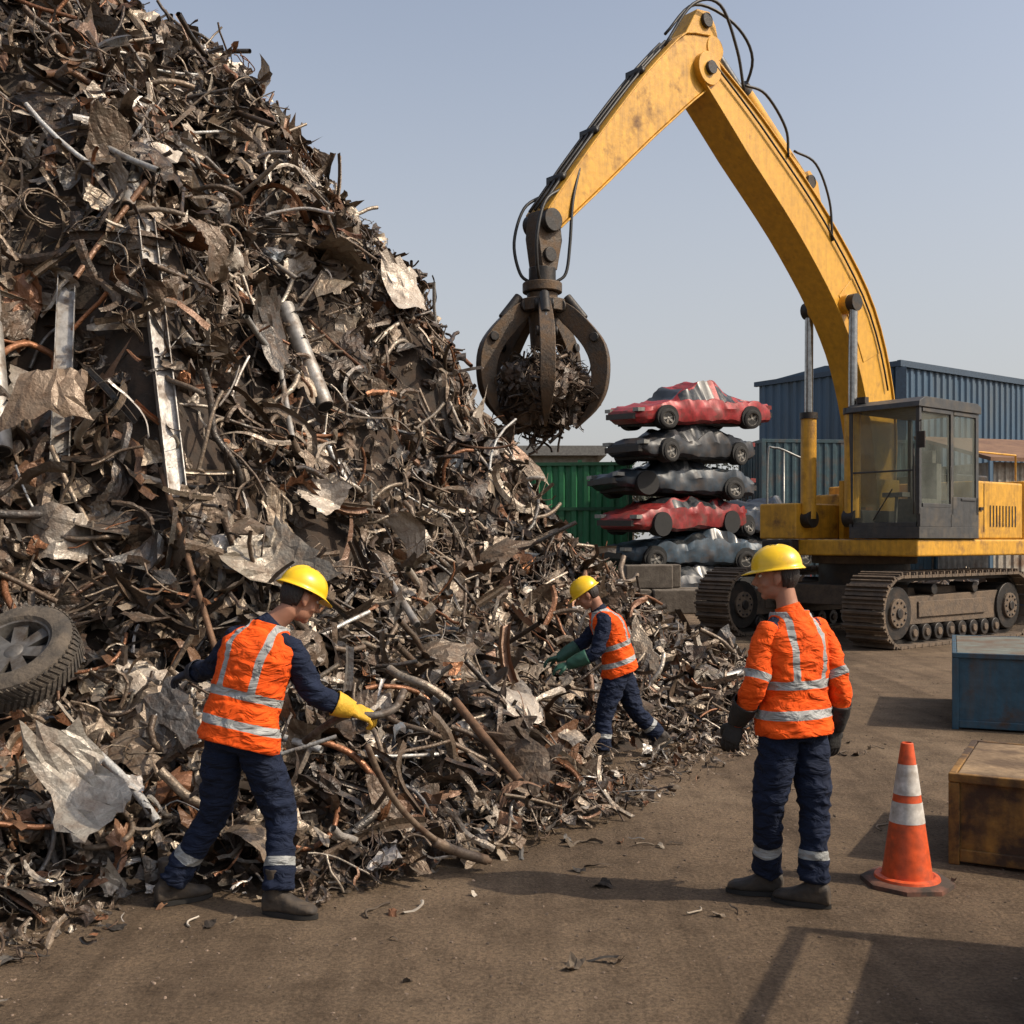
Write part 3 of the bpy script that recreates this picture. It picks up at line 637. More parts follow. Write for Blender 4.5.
# ------------------------------------------------------------------ crushed cars
M_cwin=mk('dark_window_fill',(.02,.024,.028),.3,0,(.07,.07,.07),6,.5,.7)  # near-black fill painted as shade inside the cars' broken window openings
M_cwheel=mk('dirty_car_rim',(.24,.23,.21),.5,.4,(.10,.08,.06),6,.45,.65)
M_ctyre=mk('dirty_car_tyre',(.022,.021,.02),.9)
def car(name,col,loc,rz,seed,crush=.8,tilt=0):
    rs=np.random.default_rng(seed); e=empty(name,loc,rz); e.rotation_euler=(rs.normal()*.03,tilt,rz); e.scale=(1.12,1.05,1.0)
    paint=mk('paint_'+name,col,.46,.1,(.075,.05,.036),2.2,.50,.76,bump=.25,bscale=6,var=.35,streak=.55,streakcol=(.05,.038,.03))
    key=[(-2.2,.60,.32,.60,.62,.5),(-2.12,.74,.2,.74,.78,.6),(-1.5,.82,.17,.82,.86,.66),(-1.15,.84,.17,.83,1.0,.66),(-.6,.85,.17,.82,1.27,.60),(.1,.86,.17,.81,1.34,.60),(.5,.86,.17,.80,1.26,.60),(1.05,.85,.17,.78,.86,.66),(1.5,.83,.17,.72,.77,.62),(2.0,.76,.2,.62,.66,.56),(2.2,.62,.3,.5,.52,.45)]
    key=np.array(key); xs=np.linspace(-2.2,2.2,60); S=np.column_stack([xs]+[np.interp(xs,key[:,0],key[:,i]) for i in range(1,6)])
    S[:,4]=S[:,3]+(S[:,4]-S[:,3])*crush*(1+.3*np.sin(xs*2.1+seed))
    R=[]
    for x,w,zb,zt,zr,rw in S:
        half=[(w*.82,zb),(w*.97,zb+.08),(w,zb+(zt-zb)*.4),(w*.985,zb+(zt-zb)*.62),(w*.99,zb+(zt-zb)*.66),(w*.93,zt),(w*.90,zt+.015),(rw*.99,zr-.03),(rw*.9,zr),(rw*.4,zr+.015)]
        pts=half+[(-a,b) for a,b in half[::-1]]; R.append(np.array([(x,a,b) for a,b in pts]))
    V,F=loft(R); n=20; V=np.array(V)
    amp=np.clip((V[:,2]-.3)*1.3,.3,1.1)
    for i,v in enumerate(V):
        q=Vector(v)*1.7+Vector((seed*7.1,0,0)); d=noise.noise_vector(q); q2=Vector(v)*4+Vector((seed,3,0)); d2=noise.noise_vector(q2)
        cr=1-abs(noise.noise(Vector(v)*2.4+Vector((0,seed*3.3,0))))*3.2
        V[i]+=np.array([d.x*.10,d.y*.18,d.z*.22-max(cr,0)*.10])*amp[i]+np.array([0,d2.y*.09-np.sign(v[1])*max(cr,0)*.05,d2.z*.08])*amp[i]
    mi=[]
    for f in F:
        if len(f)>4: mi.append(0); continue
        i=f[0]//n; j=f[0]%n; x=.5*(S[i,0]+S[min(i+1,59),0]); h=S[i,4]-S[i,3]
        m=0
        if h>.08*crush:
            if j in(6,12) and -1.2<x<.85 and not(-.32<x<-.2) and not(-.98<x<-.86): m=1
            if ((.52<x<1.0) or (-1.15<x<-.72)) and j in(8,9,10): m=1
        mi.append(m)
    obj('body',V,F,[paint,M_cwin],mi,e,smooth=34)
    mb=MB()
    for x in(-1.35,1.38):
        for s in(-1,1):
            mb.cyl((x,s*.6,.34),(x,s*(.87),.34),.33,26,2)
    mb.box((2.08,-.6,.3),(2.27,.6,.45),3); mb.box((-2.27,-.62,.35),(-2.08,.62,.5),3)
    for s in(-1,1):
        mb.box((2.0,s*.62-.13,.5),(2.2,s*.62+.11,.6),4); mb.box((-2.2,s*.58-.13,.58),(-2.03,s*.58+.1,.7),5)
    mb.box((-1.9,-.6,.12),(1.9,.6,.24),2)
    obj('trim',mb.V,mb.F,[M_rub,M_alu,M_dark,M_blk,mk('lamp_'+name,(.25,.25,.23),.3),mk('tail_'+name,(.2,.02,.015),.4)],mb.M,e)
    for x in(-1.35,1.38):
        for s in(-1,1):
            if rs.random()<.18: continue
            w=wheel_mb(.275,.17,5,0).obj('wheel',[M_ctyre,M_cwheel,M_dark],e,smooth=40)
            w.location=(x,s*.83,.31-rs.random()*.04); w.rotation_euler=(-s*math.pi/2,0,0) if s>0 else (math.pi/2,0,0)
            w.rotation_euler[0]+=rs.normal()*.12
    return e
cols=[(.03,.036,.045),(.04,.07,.10),(.27,.022,.022),(.02,.034,.05),(.014,.018,.024),(.36,.026,.03)]
z=0.05
for i,cl in enumerate(cols):
    car('wrecked_car',cl,(4.95+[.1,0,-.3,-.3,-.05,.2][i],31.6+[0,.1,-.1,.1,0,.1][i],z),HD+[.05,-.09,.10,-.05,.09,-.03][i]*1.5-.1,i+3,[.7,.7,.7,.62,.65,.85][i],[.01,-.02,.03,-.03,.02,.05][i])
    z+=[.96,1.0,1.0,.98,1.02,1][i]
z=.02
for i in range(3):
    car('wrecked_car',[(.03,.04,.06),(.02,.02,.025),(.03,.045,.07)][i],(7.6,35.0,z),HD+.1*(-1)**i,20+i,.6); z+=.98

# ------------------------------------------------------------------ buildings & setting
def corr(p0,p1,z0,z1,pitch=.3,d=.05):
    """trapezoidal corrugated sheet between two ground points"""
    p0=np.array(p0,float);p1=np.array(p1,float); L=np.linalg.norm(p1-p0); t=(p1-p0)/L; n=np.array([t[1],-t[0]])
    k=int(L/pitch); V=[];F=[]
    s=[0];o=[0]
    for i in range(k):
        b=i*pitch
        for f,dd in((.35,0),(.5,d),(.85,d),(1.,0)): s.append(b+f*pitch); o.append(dd)
    for a,b in zip(s,o):
        q=p0+t*a+n*b; V+= [(q[0],q[1],z0),(q[0],q[1],z1)]
    for i in range(len(s)-1): F.append((2*i,2*i+2,2*i+3,2*i+1))
    return V,F
M_blue=mk('blue_sheet',(.055,.11,.175),.5,.1,(.10,.125,.145),.8,.5,.75,bump=.1,var=.12,stretch=(1,1,.3),streak=.35,streakcol=(.07,.08,.085))
M_roof=mk('roof_sheet',(.05,.10,.16),.5,.1)
wh=empty('blue_warehouse')
A=(14.8,42.);Bp=(10.7,47.6);Cc=(30.,53.);ZT=8.6
V,F=corr(Bp,A,0,ZT,.42,.07); obj('wall_west',V,F,M_blue,parent=wh)
V,F=corr(A,Cc,0,ZT,.42,.07); obj('wall_south',V,F,M_blue,parent=wh)
Dd=(25.9,58.6)
V,F=corr(Cc,Dd,0,ZT,.42,.07); obj('wall_east',V,F,M_blue,parent=wh)
V,F=corr(Dd,Bp,0,ZT,.42,.07); obj('wall_north',V,F,M_blue,parent=wh)
mx=((A[0]+Bp[0])/2,(A[1]+Bp[1])/2); nx=((Cc[0]+Dd[0])/2,(Cc[1]+Dd[1])/2)
obj('roof',[(*A,ZT+.02),(*Cc,ZT+.02),(*nx,ZT+.35),(*mx,ZT+.35),(*Bp,ZT+.02),(*Dd,ZT+.02)],[(0,1,2,3),(3,2,5,4),(0,3,4),(1,5,2)],M_roof,parent=wh)
def strip_box(mb,p,q,w,z0,z1,m=0):
    p=np.array(p,float);q=np.array(q,float);t=(q-p)/np.linalg.norm(q-p);n=np.array([t[1],-t[0]])
    c=[p-t*w,q+t*w,q+t*w+n*w,p-t*w+n*w]; V=[(*a,z0) for a in c]+[(*a,z1) for a in c]
    mb.add(V,[(0,3,2,1),(4,5,6,7),(0,1,5,4),(1,2,6,5),(2,3,7,6),(3,0,4,7)],m)
mb=MB(); strip_box(mb,Bp,A,.16,ZT-.12,ZT+.08); strip_box(mb,A,Cc,.16,ZT-.14,ZT+.10); strip_box(mb,(A[0]-.05,A[1]-.02),(A[0]+.1,A[1]-.05),.12,0,ZT-.15)
mb.obj('gutter_trim',[mk('trim_blue',(.03,.06,.10),.5)],wh)
M_cream=mk('render_cream',(.42,.38,.31),.85,0,(.22,.14,.09),2,.5,.7,bump=.3,streak=.4)
M_rust=mk('rusty_sheet',(.16,.08,.045),.8,.1,(.26,.15,.09),1.5,.4,.65,bump=.3)
sh=empty('storage_shed')
V,F=corr((15.1,34.5),(24,37.5),0,4.3,.3,.05); obj('wall',V,F,M_cream,parent=sh)
mb=MB(); mb.add([(14.8,34.0,4.3),(24.5,37.2,4.3),(23.5,41,5.3),(13.8,37.8,5.3),(14.8,34.0,4.42),(24.5,37.2,4.42),(23.5,41,5.42),(13.8,37.8,5.42)],[(0,3,2,1),(4,5,6,7),(0,1,5,4),(1,2,6,5),(2,3,7,6),(3,0,4,7)]); mb.obj('roof',[M_rust],sh)
V,F=corr((14.2,37.6),(15.1,34.5),0,4.3,.3,.05); obj('side_wall',V,F,M_cream,parent=sh)
M_green=mk('green_sheet',(.03,.21,.085),.5,0,(.05,.10,.055),1.2,.55,.8,bump=.1,var=.15,streak=.3,streakcol=(.05,.06,.035))
gw=empty('green_corrugated_fence')
V,F=corr((-2.5,34.2),(3.6,33.4),0,4.15,.38,.07); obj('panels',V,F,M_green,parent=gw)
mb=MB(); 
for i in range(5):
    t=i/4; mb.box((-2.5+6.1*t-.06,34.2-.8*t+.02,0),(-2.5+6.1*t+.06,34.2-.8*t+.16,4.3))
strip_box(mb,(-2.5,34.2),(3.6,33.4),.1,4.12,4.22)
strip_box(mb,(-2.5,34.2),(3.6,33.4),.1,2.75,2.85)
mb.obj('posts',[mk('green_post',(.015,.09,.04),.6)],gw)
lw=empty('low_workshop_building')
mb=MB(); mb.box((-4,40,0),(3.1,47,4.9),0); mb.box((-4.3,39.6,4.9),(3.4,47.4,5.25),1)
for i in range(4): mb.box((-3.2+i*1.6,39.97,3.6),(-2.2+i*1.6,39.995,4.5),2)
mb.obj('walls_and_roof',[M_cream,mk('roof_grey',(.22,.21,.19),.8),M_cwin],lw)
def container(name,loc,rz,mat,L=6.06,W=2.44,H=2.59):
    e=empty(name,loc,rz)
    for a,b in(((0,0),(L,0)),((L,0),(L,W)),((L,W),(0,W)),((0,W),(0,0))):
        V,F=corr(a,b,.12,H-.1,.28,.036); obj('side',V,F,mat,parent=e)
    mb=MB()
    for x in(0,L):
        for y in(0,W): mb.box((x-.07,y-.07,0),(x+.07,y+.07,H))
    mb.box((.075,-.05,.0),(L-.075,.05,.14)); mb.box((.075,-.05,H-.12),(L-.075,.05,H-.005)); mb.box((.075,W-.05,0),(L-.075,W+.05,.14)); mb.box((.075,W-.05,H-.12),(L-.075,W+.05,H-.005))
    mb.box((-.05,.075,0),(.05,W-.075,.14)); mb.box((-.05,.075,H-.12),(.05,W-.075,H-.005)); mb.box((.06,.06,H-.08),(L-.06,W-.06,H-.04))
    for y in(.5,.9,1.5,1.9): mb.cyl((-.09,y,.1),(-.09,y,H-.1),.02,8)
    bevel(mb.obj('frame',[mat],e),.01); return e
M_ct=mk('container_blue',(.035,.075,.10),.55,0,(.10,.06,.045),2,.52,.7,bump=.15)
container('shipping_container',(8.3,36.5,0),.1,M_ct); container('shipping_container',(8.35,36.55,2.62),.1,mk('container_teal',(.03,.07,.085),.55,0,(.12,.08,.06),2,.52,.7))
mb=MB(); mb.tube(catmull([(7.9,34,0),(7.9,34,4.2),(8.1,34,4.7),(8.9,34,4.4),(9.3,34,4.3)],5),.035,8); mb.tube([(8.4,34,0),(8.4,34,4.6)],.03,8); mb.obj('pipe_stand',[mk('galvanised',(.3,.3,.28),.4,.6)],smooth=True)
M_conc=mk('concrete',(.17,.145,.118),.9,0,(.10,.082,.066),2.5,.45,.65,bump=.4,streak=.5,streakcol=(.05,.04,.03))
cb=empty('concrete_block_stack')
mb=MB()
for (x,y,z0,w) in((2.3,27.6,0,1.2),(3.55,27.5,0,1.2),(2.6,28.4,0,1.2),(2.9,28.0,.61,1.2),(3.9,28.6,0,1.2),(3.4,28.65,.61,1.0)): mb.box((x,y,z0),(x+w,y+.6,z0+.6))
bevel(mb.obj('blocks',[M_conc],cb),.03,2)
for dx in(0,.75):
    mb=MB(); V,F=lathe([(.001,.9),(.27,.9),(.29,.92),(.29,.62),(.3,.6),(.29,.58),(.29,.32),(.3,.3),(.29,.28),(.29,0)],28); mb.add(V,F)
    d_=mb.obj('oil_drum',[mk('drum_blue',(.03,.12,.3),.5,0,(.1,.06,.04),5,.55,.7)],smooth=35); d_.location=(12.2+dx,27.5,0)
x=rng.uniform(3.2,18,900); y=rng.uniform(28.5,33.5,900); hz=.5+.5*np.sin(x*1.1)*.6
k=(np.abs(x-5.1)>2.6); x=x[k];y=y[k];hz=hz[k]; P=np.column_stack([x,y,rng.random(len(x))*np.clip(hz,.15,1)*.9]); up=np.tile([0,0,1.],(len(P),1))
scatter('background_scrap_row',[('plate',P[::2],up[::2],rng.uniform(.4,1.,len(P[::2])),.6,None),('channel',P[1::4],up[1::4],rng.uniform(.8,1.6,len(P[1::4])),.5,None),('chunk',P[3::4],up[3::4],rng.uniform(.5,1.1,len(P[3::4])),.5,None)],M_scrap)
# distant trees
M_leaf=mk('foliage',(.075,.085,.065),.8,0,(.10,.105,.08),.6,.4,.6,var=.35)
M_bark=mk('bark',(.09,.07,.055),.9,bump=.5)
mb=MB(); LV=[];LF=[]
for i in range(26):
    bx=-16+i*2.6+rng.normal()*.8; by=78+rng.normal()*5; H=rng.uniform(5.5,9.3)
    if bx>12: by+=20
    mb.tube([(bx,by,0),(bx+.1,by,H*.4),(bx+.2,by,H*.85)],[.28,.18,.05],8)
    for k in range(7):
        a=rng.uniform(0,6.28); h=H*rng.uniform(.35,.7); mb.tube([(bx,by,h),(bx+math.cos(a)*1.1,by+math.sin(a)*1.1,h+1.0),(bx+math.cos(a)*1.9,by+math.sin(a)*1.9,h+1.9)],[.09,.06,.02],5)
    for k in range(16):
        a=rng.uniform(0,6.28); rr=rng.uniform(0,2.2); c=np.array([bx+rr*math.cos(a),by+rr*math.sin(a),H*rng.uniform(.42,1.0)]); 
        for l in range(75):
            p=c+rng.normal(size=3)*.5; d=rng.normal(size=3); d/=np.linalg.norm(d); e_=np.cross(d,rng.normal(size=3)); e_/=np.linalg.norm(e_); s=rng.uniform(.08,.2)
            o_=len(LV); LV+=[p-d*s,p+e_*s*.6,p+d*s,p-e_*s*.6]; LF.append((o_,o_+1,o_+2,o_+3))
dt=empty('distant_trees'); obj('leaves',LV,LF,M_leaf,parent=dt); mb.obj('trunks_and_limbs',[M_bark],dt,smooth=True)

# ------------------------------------------------------------------ skips and boxes on the right
M_bb=mk('blue_box_paint',(.02,.075,.12),.55,0,(.08,.05,.035),3.5,.54,.70,bump=.2,streak=.5)
M_bt=mk('blue_box_top',(.15,.165,.14),.7,0,(.13,.085,.055),3,.42,.62,bump=.3)
M_yb=mk('yellow_box_rusted',(.34,.17,.025),.6,0,(.06,.033,.018),3.0,.38,.56,bump=.35,bscale=20,streak=.7,streakcol=(.045,.025,.012))
M_yt=mk('box_lid_tan',(.30,.20,.105),.7,0,(.12,.075,.042),2.5,.40,.58,bump=.4)
def crate(name,x0,y0,w,d,h,ms,mt,rz=0):
    e=empty(name,(x0,y0,0),rz); mb=MB()
    mb.box((.03,.03,.06),(w-.03,d-.03,h-.02),0)
    mb.box((.045,.045,h-.019),(w-.045,d-.045,h-.004),1)
    mb.box((0,0,h-.05),(w,.04,h),0); mb.box((0,d-.04,h-.05),(w,d,h),0); mb.box((0,.041,h-.05),(.04,d-.041,h),0); mb.box((w-.04,.041,h-.05),(w,d-.041,h),0)
    for x in (0,w/3-.03,w*2/3-.03,w-.06): 
        mb.box((x,0.004,.0),(x+.06,.029,h-.052),0); mb.box((x,d-.029,.0),(x+.06,d-.004,h-.052),0)
    for y in(0.061,d/2,d-.121): mb.box((0.004,y,0.0),(.029,y+.06,h-.052),0); mb.box((w-.029,y,0),(w-.004,y+.06,h-.052),0)
    mb.box((.061,.008,.02),(w/3-.031,.029,.09),0); mb.box((w/3+.031,.008,.02),(w*2/3-.031,.029,.09),0); mb.box((w*2/3+.031,.008,.02),(w-.061,.029,.09),0)
    bevel(mb.obj('body',[ms,mt],e),.006,2); return e
crate('blue_steel_skip',4.30,10.75,2.4,2.2,.75,M_bb,M_bt,-.38)
crate('rusty_yellow_steel_box',2.49,6.28,1.7,1.2,.52,M_yb,M_yt,-.50)
# stillage just beyond the frame at the right, its shadow falls into view
e=empty('steel_stillage',(2.34,3.35,0),-.42); mb=MB()
mb.box((0,0,.1),(1.6,1.6,1.25),0); 
for x in(0,1.54):
    for y in(0,1.54): mb.box((x,y,0),(x+.06,y+.06,.099),0); mb.box((x,y,1.251),(x+.06,y+.06,1.62),0)
for y in(0,1.54): mb.box((.061,y+.005,1.56),(1.539,y+.055,1.61),0)
mb.box((.005,.061,1.56),(.055,1.539,1.61),0); mb.box((1.545,.061,1.56),(1.595,1.539,1.61),0)
bevel(mb.obj('frame',[M_bb],e),.006)

# ------------------------------------------------------------------ traffic cone
e=empty('traffic_cone',(2.13,5.93,0),.05)
mb=MB()
V=[]
for zz_,r_ in((0,.235),(.022,.232),(.032,.215)):
    for k in range(8):
        a=math.pi/8+k*math.pi/4; V.append((r_*math.cos(a)*1.04,r_*math.sin(a)*1.04,zz_))
F=[(i*8+j,i*8+(j+1)%8,(i+1)*8+(j+1)%8,(i+1)*8+j) for i in range(2) for j in range(8)]+[tuple(range(16,24))]
mb.add(V,F,1)
H=.755; r0,r1=.132,.032
def rz_(z): return r0+(r1-r0)*(z-.045)/(H-.045)
lv=[(.045,.335,0),(.335,.445,2),(.445,.485,0),(.485,.645,2),(.645,H,0)]
for a,b_,m_ in lv:
    pr=[(rz_(a)+(.002 if m_==2 else 0),a),(rz_((a+b_)/2)+(.002 if m_==2 else 0),(a+b_)/2),(rz_(b_)+(.002 if m_==2 else 0),b_)]
    V,F=lathe(pr,40); mb.add(V,F,m_)
V,F=lathe([(.172,.032),(.168,.045),(.145,.052),(r0,.046)],40); mb.add(V,F,0)
V,F=lathe([(r1,H),(r1*.8,H+.004),(r1*.7,H-.02)],40); mb.add(V,F,0)
mb.obj('cone_body',[mk('cone_orange',(.76,.10,.02),.5,0,(.28,.07,.03),7,.50,.74,bump=.1,streak=.35),mk('cone_base',(.16,.065,.04),.8,0,(.06,.045,.036),8,.40,.58,bump=.2),mk('cone_white',(.70,.67,.62),.5,0,(.36,.30,.24),8,.46,.70,streak=.3,streakcol=(.3,.25,.2))],e,smooth=35)

# ------------------------------------------------------------------ people
M_cloth=clothmat('work_clothes')
M_skin=mk('skin',(.40,.195,.125),.6,var=.1,scale=8); M_skin.node_tree.nodes['Principled BSDF'].inputs['Specular IOR Level'].default_value=.3
M_hair=mk('hair',(.020,.013,.010),.6,bump=.6,bscale=90,stretch=(1,1,.3))
M_helm=mk('helmet_yellow',(.96,.60,.008),.34,0,(.6,.36,.03),9,.60,.82,var=.06,coat=.2)
M_boot=mk('boot_leather',(.036,.028,.022),.7,0,(.10,.075,.052),9,.46,.66,bump=.4)
M_sole=mk('boot_sole',(.02,.018,.016),.9)
M_eyew=mk('eye_white',(.7,.68,.65),.25); M_iris=mk('iris',(.05,.03,.02),.2)
NAVY=(.0085,.0145,.036); ORG=(.86,.098,.008)
def nrm(v): v=np.array(v,float); return v/np.linalg.norm(v)
def seg_t(P,a,b):
    a=np.array(a,float);b=np.array(b,float); d=b-a; t=np.clip(((P-a)@d)/(d@d),0,1); return t,np.linalg.norm(P-(a+t[:,None]*d),axis=1)
def limbpts(a,b,c,k=5,soft=.12):
    a,b,c=[np.array(v,float) for v in(a,b,c)]
    return catmull([a,a+(b-a)*.5,b+(a-b)*soft,b+(c-b)*soft*1.1,b+(c-b)*.55,c],k)
def torso_rings(J,pad=0.,lo=-.06,hi=1.,n=48,m=40,flare=0.):
    pel=np.array(J['pelvis'],float); nb=np.array(J['neck'],float); ha=nrm(np.array(J['hipR'])-np.array(J['hipL'])); sa=nrm(np.array(J['shR'])-np.array(J['shL']))
    L=np.linalg.norm(nb-pel); ax=(nb-pel)/L
    back=np.array(J['bend'],float) # mid-spine offset
    R=[]; T=np.linspace(lo,hi,m)
    kt=[-.12,0,.12,.3,.5,.7,.80,.88,.94,1.04]
    krx=[.13,.158,.155,.142,.156,.172,.166,.130,.090,.058]; kry=[.10,.113,.110,.100,.108,.116,.108,.092,.074,.058]
    for t in T:
        c=pel+ax*L*t+back*4*max(t,0)*(1-min(t,1)) if 0<t<1 else pel+ax*L*t
        la=nrm(ha*(1-np.clip(t,0,1))+sa*np.clip(t,0,1)); la=nrm(la-ax*la.dot(ax)); fr=np.cross(ax,la)
        k=pad*(1 if t<.84 else .75)+flare*max(0,.35-t)/.35
        rx=np.interp(t,kt,krx)+k; ry=np.interp(t,kt,kry)+k
        a=np.linspace(0,2*np.pi,n,endpoint=False); ca,sa_=np.cos(a),np.sin(a); e_=.88
        R.append(c+ (np.sign(ca)*np.abs(ca)**e_*rx)[:,None]*la+(np.sign(sa_)*np.abs(sa_)**e_*ry)[:,None]*fr)
    return R,T,L
def folds(me,amp,sc_=(9,9,16),seed=0,weight=None):
    co=getco(me); nn=np.empty(len(co)*3); me.vertices.foreach_get('normal',nn); nn=nn.reshape(-1,3)
    d=np.array([ (1-abs(noise.noise(Vector((p[0]*sc_[0]+seed+p[2]*4,p[1]*sc_[1]+p[2]*2,p[2]*sc_[2]))))*2.6) + .55*(1-abs(noise.noise(Vector((p[0]*17-p[2]*9,p[1]*17,p[2]*24+seed))))*2.6) for p in co])
    if weight is not None: d=d*weight
    co=co+nn*(d*amp)[:,None]; me.vertices.foreach_set('co',co.ravel()); me.update(); return co
def build_hand(name,parent,wrist,d,n,side,mat,curl=.5,cuff=.07,scale=1.,cuffmat=None,elbow=None,thumbcurl=.5,spread=.1,cr=1.):
    d=nrm(d); n=nrm(np.array(n)-d*np.dot(n,d)); s=np.cross(d,n)*side  # s points to the thumb side
    w=np.array(wrist,float); mb=MB(); S=scale
    a=np.linspace(0,2*np.pi,16,endpoint=False); R=[]
    for t,hw,ht in((-.02,.028,.022),(.01,.032,.022),(.04,.042,.020),(.075,.045,.018),(.095,.040,.014)):
        R.append(w+d*t*S+(np.cos(a)*hw*S)[:,None]*s+(np.sin(a)*ht*S)[:,None]*n)
    mb.add(*loft(R),0)
    for off,Lf,r in((.033,.072,.0105),(.011,.082,.011),(-.011,.077,.0105),(-.032,.060,.0095)):
        b=w+d*.08*S+s*off*S; dirn=nrm(d+s*off*spread*20*.6); P=[b-d*.02*S]; cur=b.copy(); P.append(cur.copy()); ang=0
        cu=curl*(1+off*6*-1)
        for fr,cc in((.44,.55),(.31,1.0),(.25,.7)):
            ang+=cu*cc; dd=dirn*math.cos(ang)+n*math.sin(ang); cur=cur+dd*Lf*fr*S; P.append(cur.copy())
        mb.tube(catmull(P,3),[r*S*q for q in np.interp(np.linspace(0,1,13),[0,.6,1],[1.05,1,.75])],10,0)
    b=w+d*.022*S+s*.028*S; d1=nrm(d*.75+s*.65+n*.25); d2=nrm(d*.85+s*.3+n*thumbcurl); d3=nrm(d*.85+s*.1+n*(thumbcurl+.3))
    P=[b-s*.015*S,b+d1*.03*S,b+d1*.03*S+d2*.032*S,b+d1*.03*S+d2*.032*S+d3*.025*S]
    mb.tube(catmull(P,3),[r*S for r in np.interp(np.linspace(0,1,10),[0,.5,1],[.017,.0135,.009])],10,0)
    o=remesh(name,mb,.0040,1,[mat],parent)
    if elbow is not None:
        e_=nrm(np.array(elbow)-w); q=catmull([w+d*.02,w,w+e_*cuff*.5,w+e_*cuff],5); V,F=tube(q,np.interp(np.linspace(0,1,len(q)),[0,.33,.66,1],[.033*S,.038*S,.048*S*cr,.053*S*cr]),28,cap=False); c=obj(name+'_cuff',V,F,cuffmat or mat,parent=parent,smooth=True); folds(c.data,.0025,(20,20,34),3)
        so=c.modifiers.new('s','SOLIDIFY'); so.thickness=.004
    return o
def build_boot(name,parent,ank,fd,pitch=0,roll=0):
    ank=np.array(ank,float); f=nrm([fd[0],fd[1],0]); up=np.array([0,0,1.]); lat=np.cross(f,up)
    F2=f*math.cos(pitch)-up*math.sin(pitch); U2=up*math.cos(pitch)+f*math.sin(pitch)
    mb=MB(); a=np.linspace(0,2*np.pi,20,endpoint=False); R=[]
    for x,hw,zt in((-.085,.020,-.03),(-.075,.034,.0),(-.03,.040,.02),(.03,.042,.012),(.08,.046,-.02),(.13,.049,-.040),(.17,.045,-.047),(.197,.030,-.062),(.205,.012,-.075)):
        zb=-.098+ (0 if x<.15 else .006); c=ank+F2*x+U2*((zt+zb)/2); h=(zt-zb)/2
        ca,sa_=np.cos(a),np.sin(a); R.append(c+(np.sign(ca)*np.abs(ca)**.7*hw)[:,None]*lat+(np.sign(sa_)*np.abs(sa_)**.7*h)[:,None]*U2)
    mb.add(*loft(R)); mb.tube([ank-U2*.03-F2*.025,ank+U2*.03-F2*.018,ank+U2*.12-F2*.02],[.046,.044,.05],18)
    remesh(name,mb,.006,3,[M_boot],parent)
    R=[]
    for z_ in(-.112,-.090):
        pts=[]
        for t in a:
            x=.062+.152*math.cos(t); hw=np.interp(x,[-.09,-.03,.03,.08,.13,.17,.214],[.02,.042,.040,.048,.052,.046,.02]); pts.append(ank+F2*x+lat*hw*math.copysign(abs(math.sin(t))**.6,math.sin(t))+U2*z_)
        R.append(np.array(pts))
    V,F=loft(R); obj(name+'_sole',V,F,M_sole,parent=parent,smooth=40)
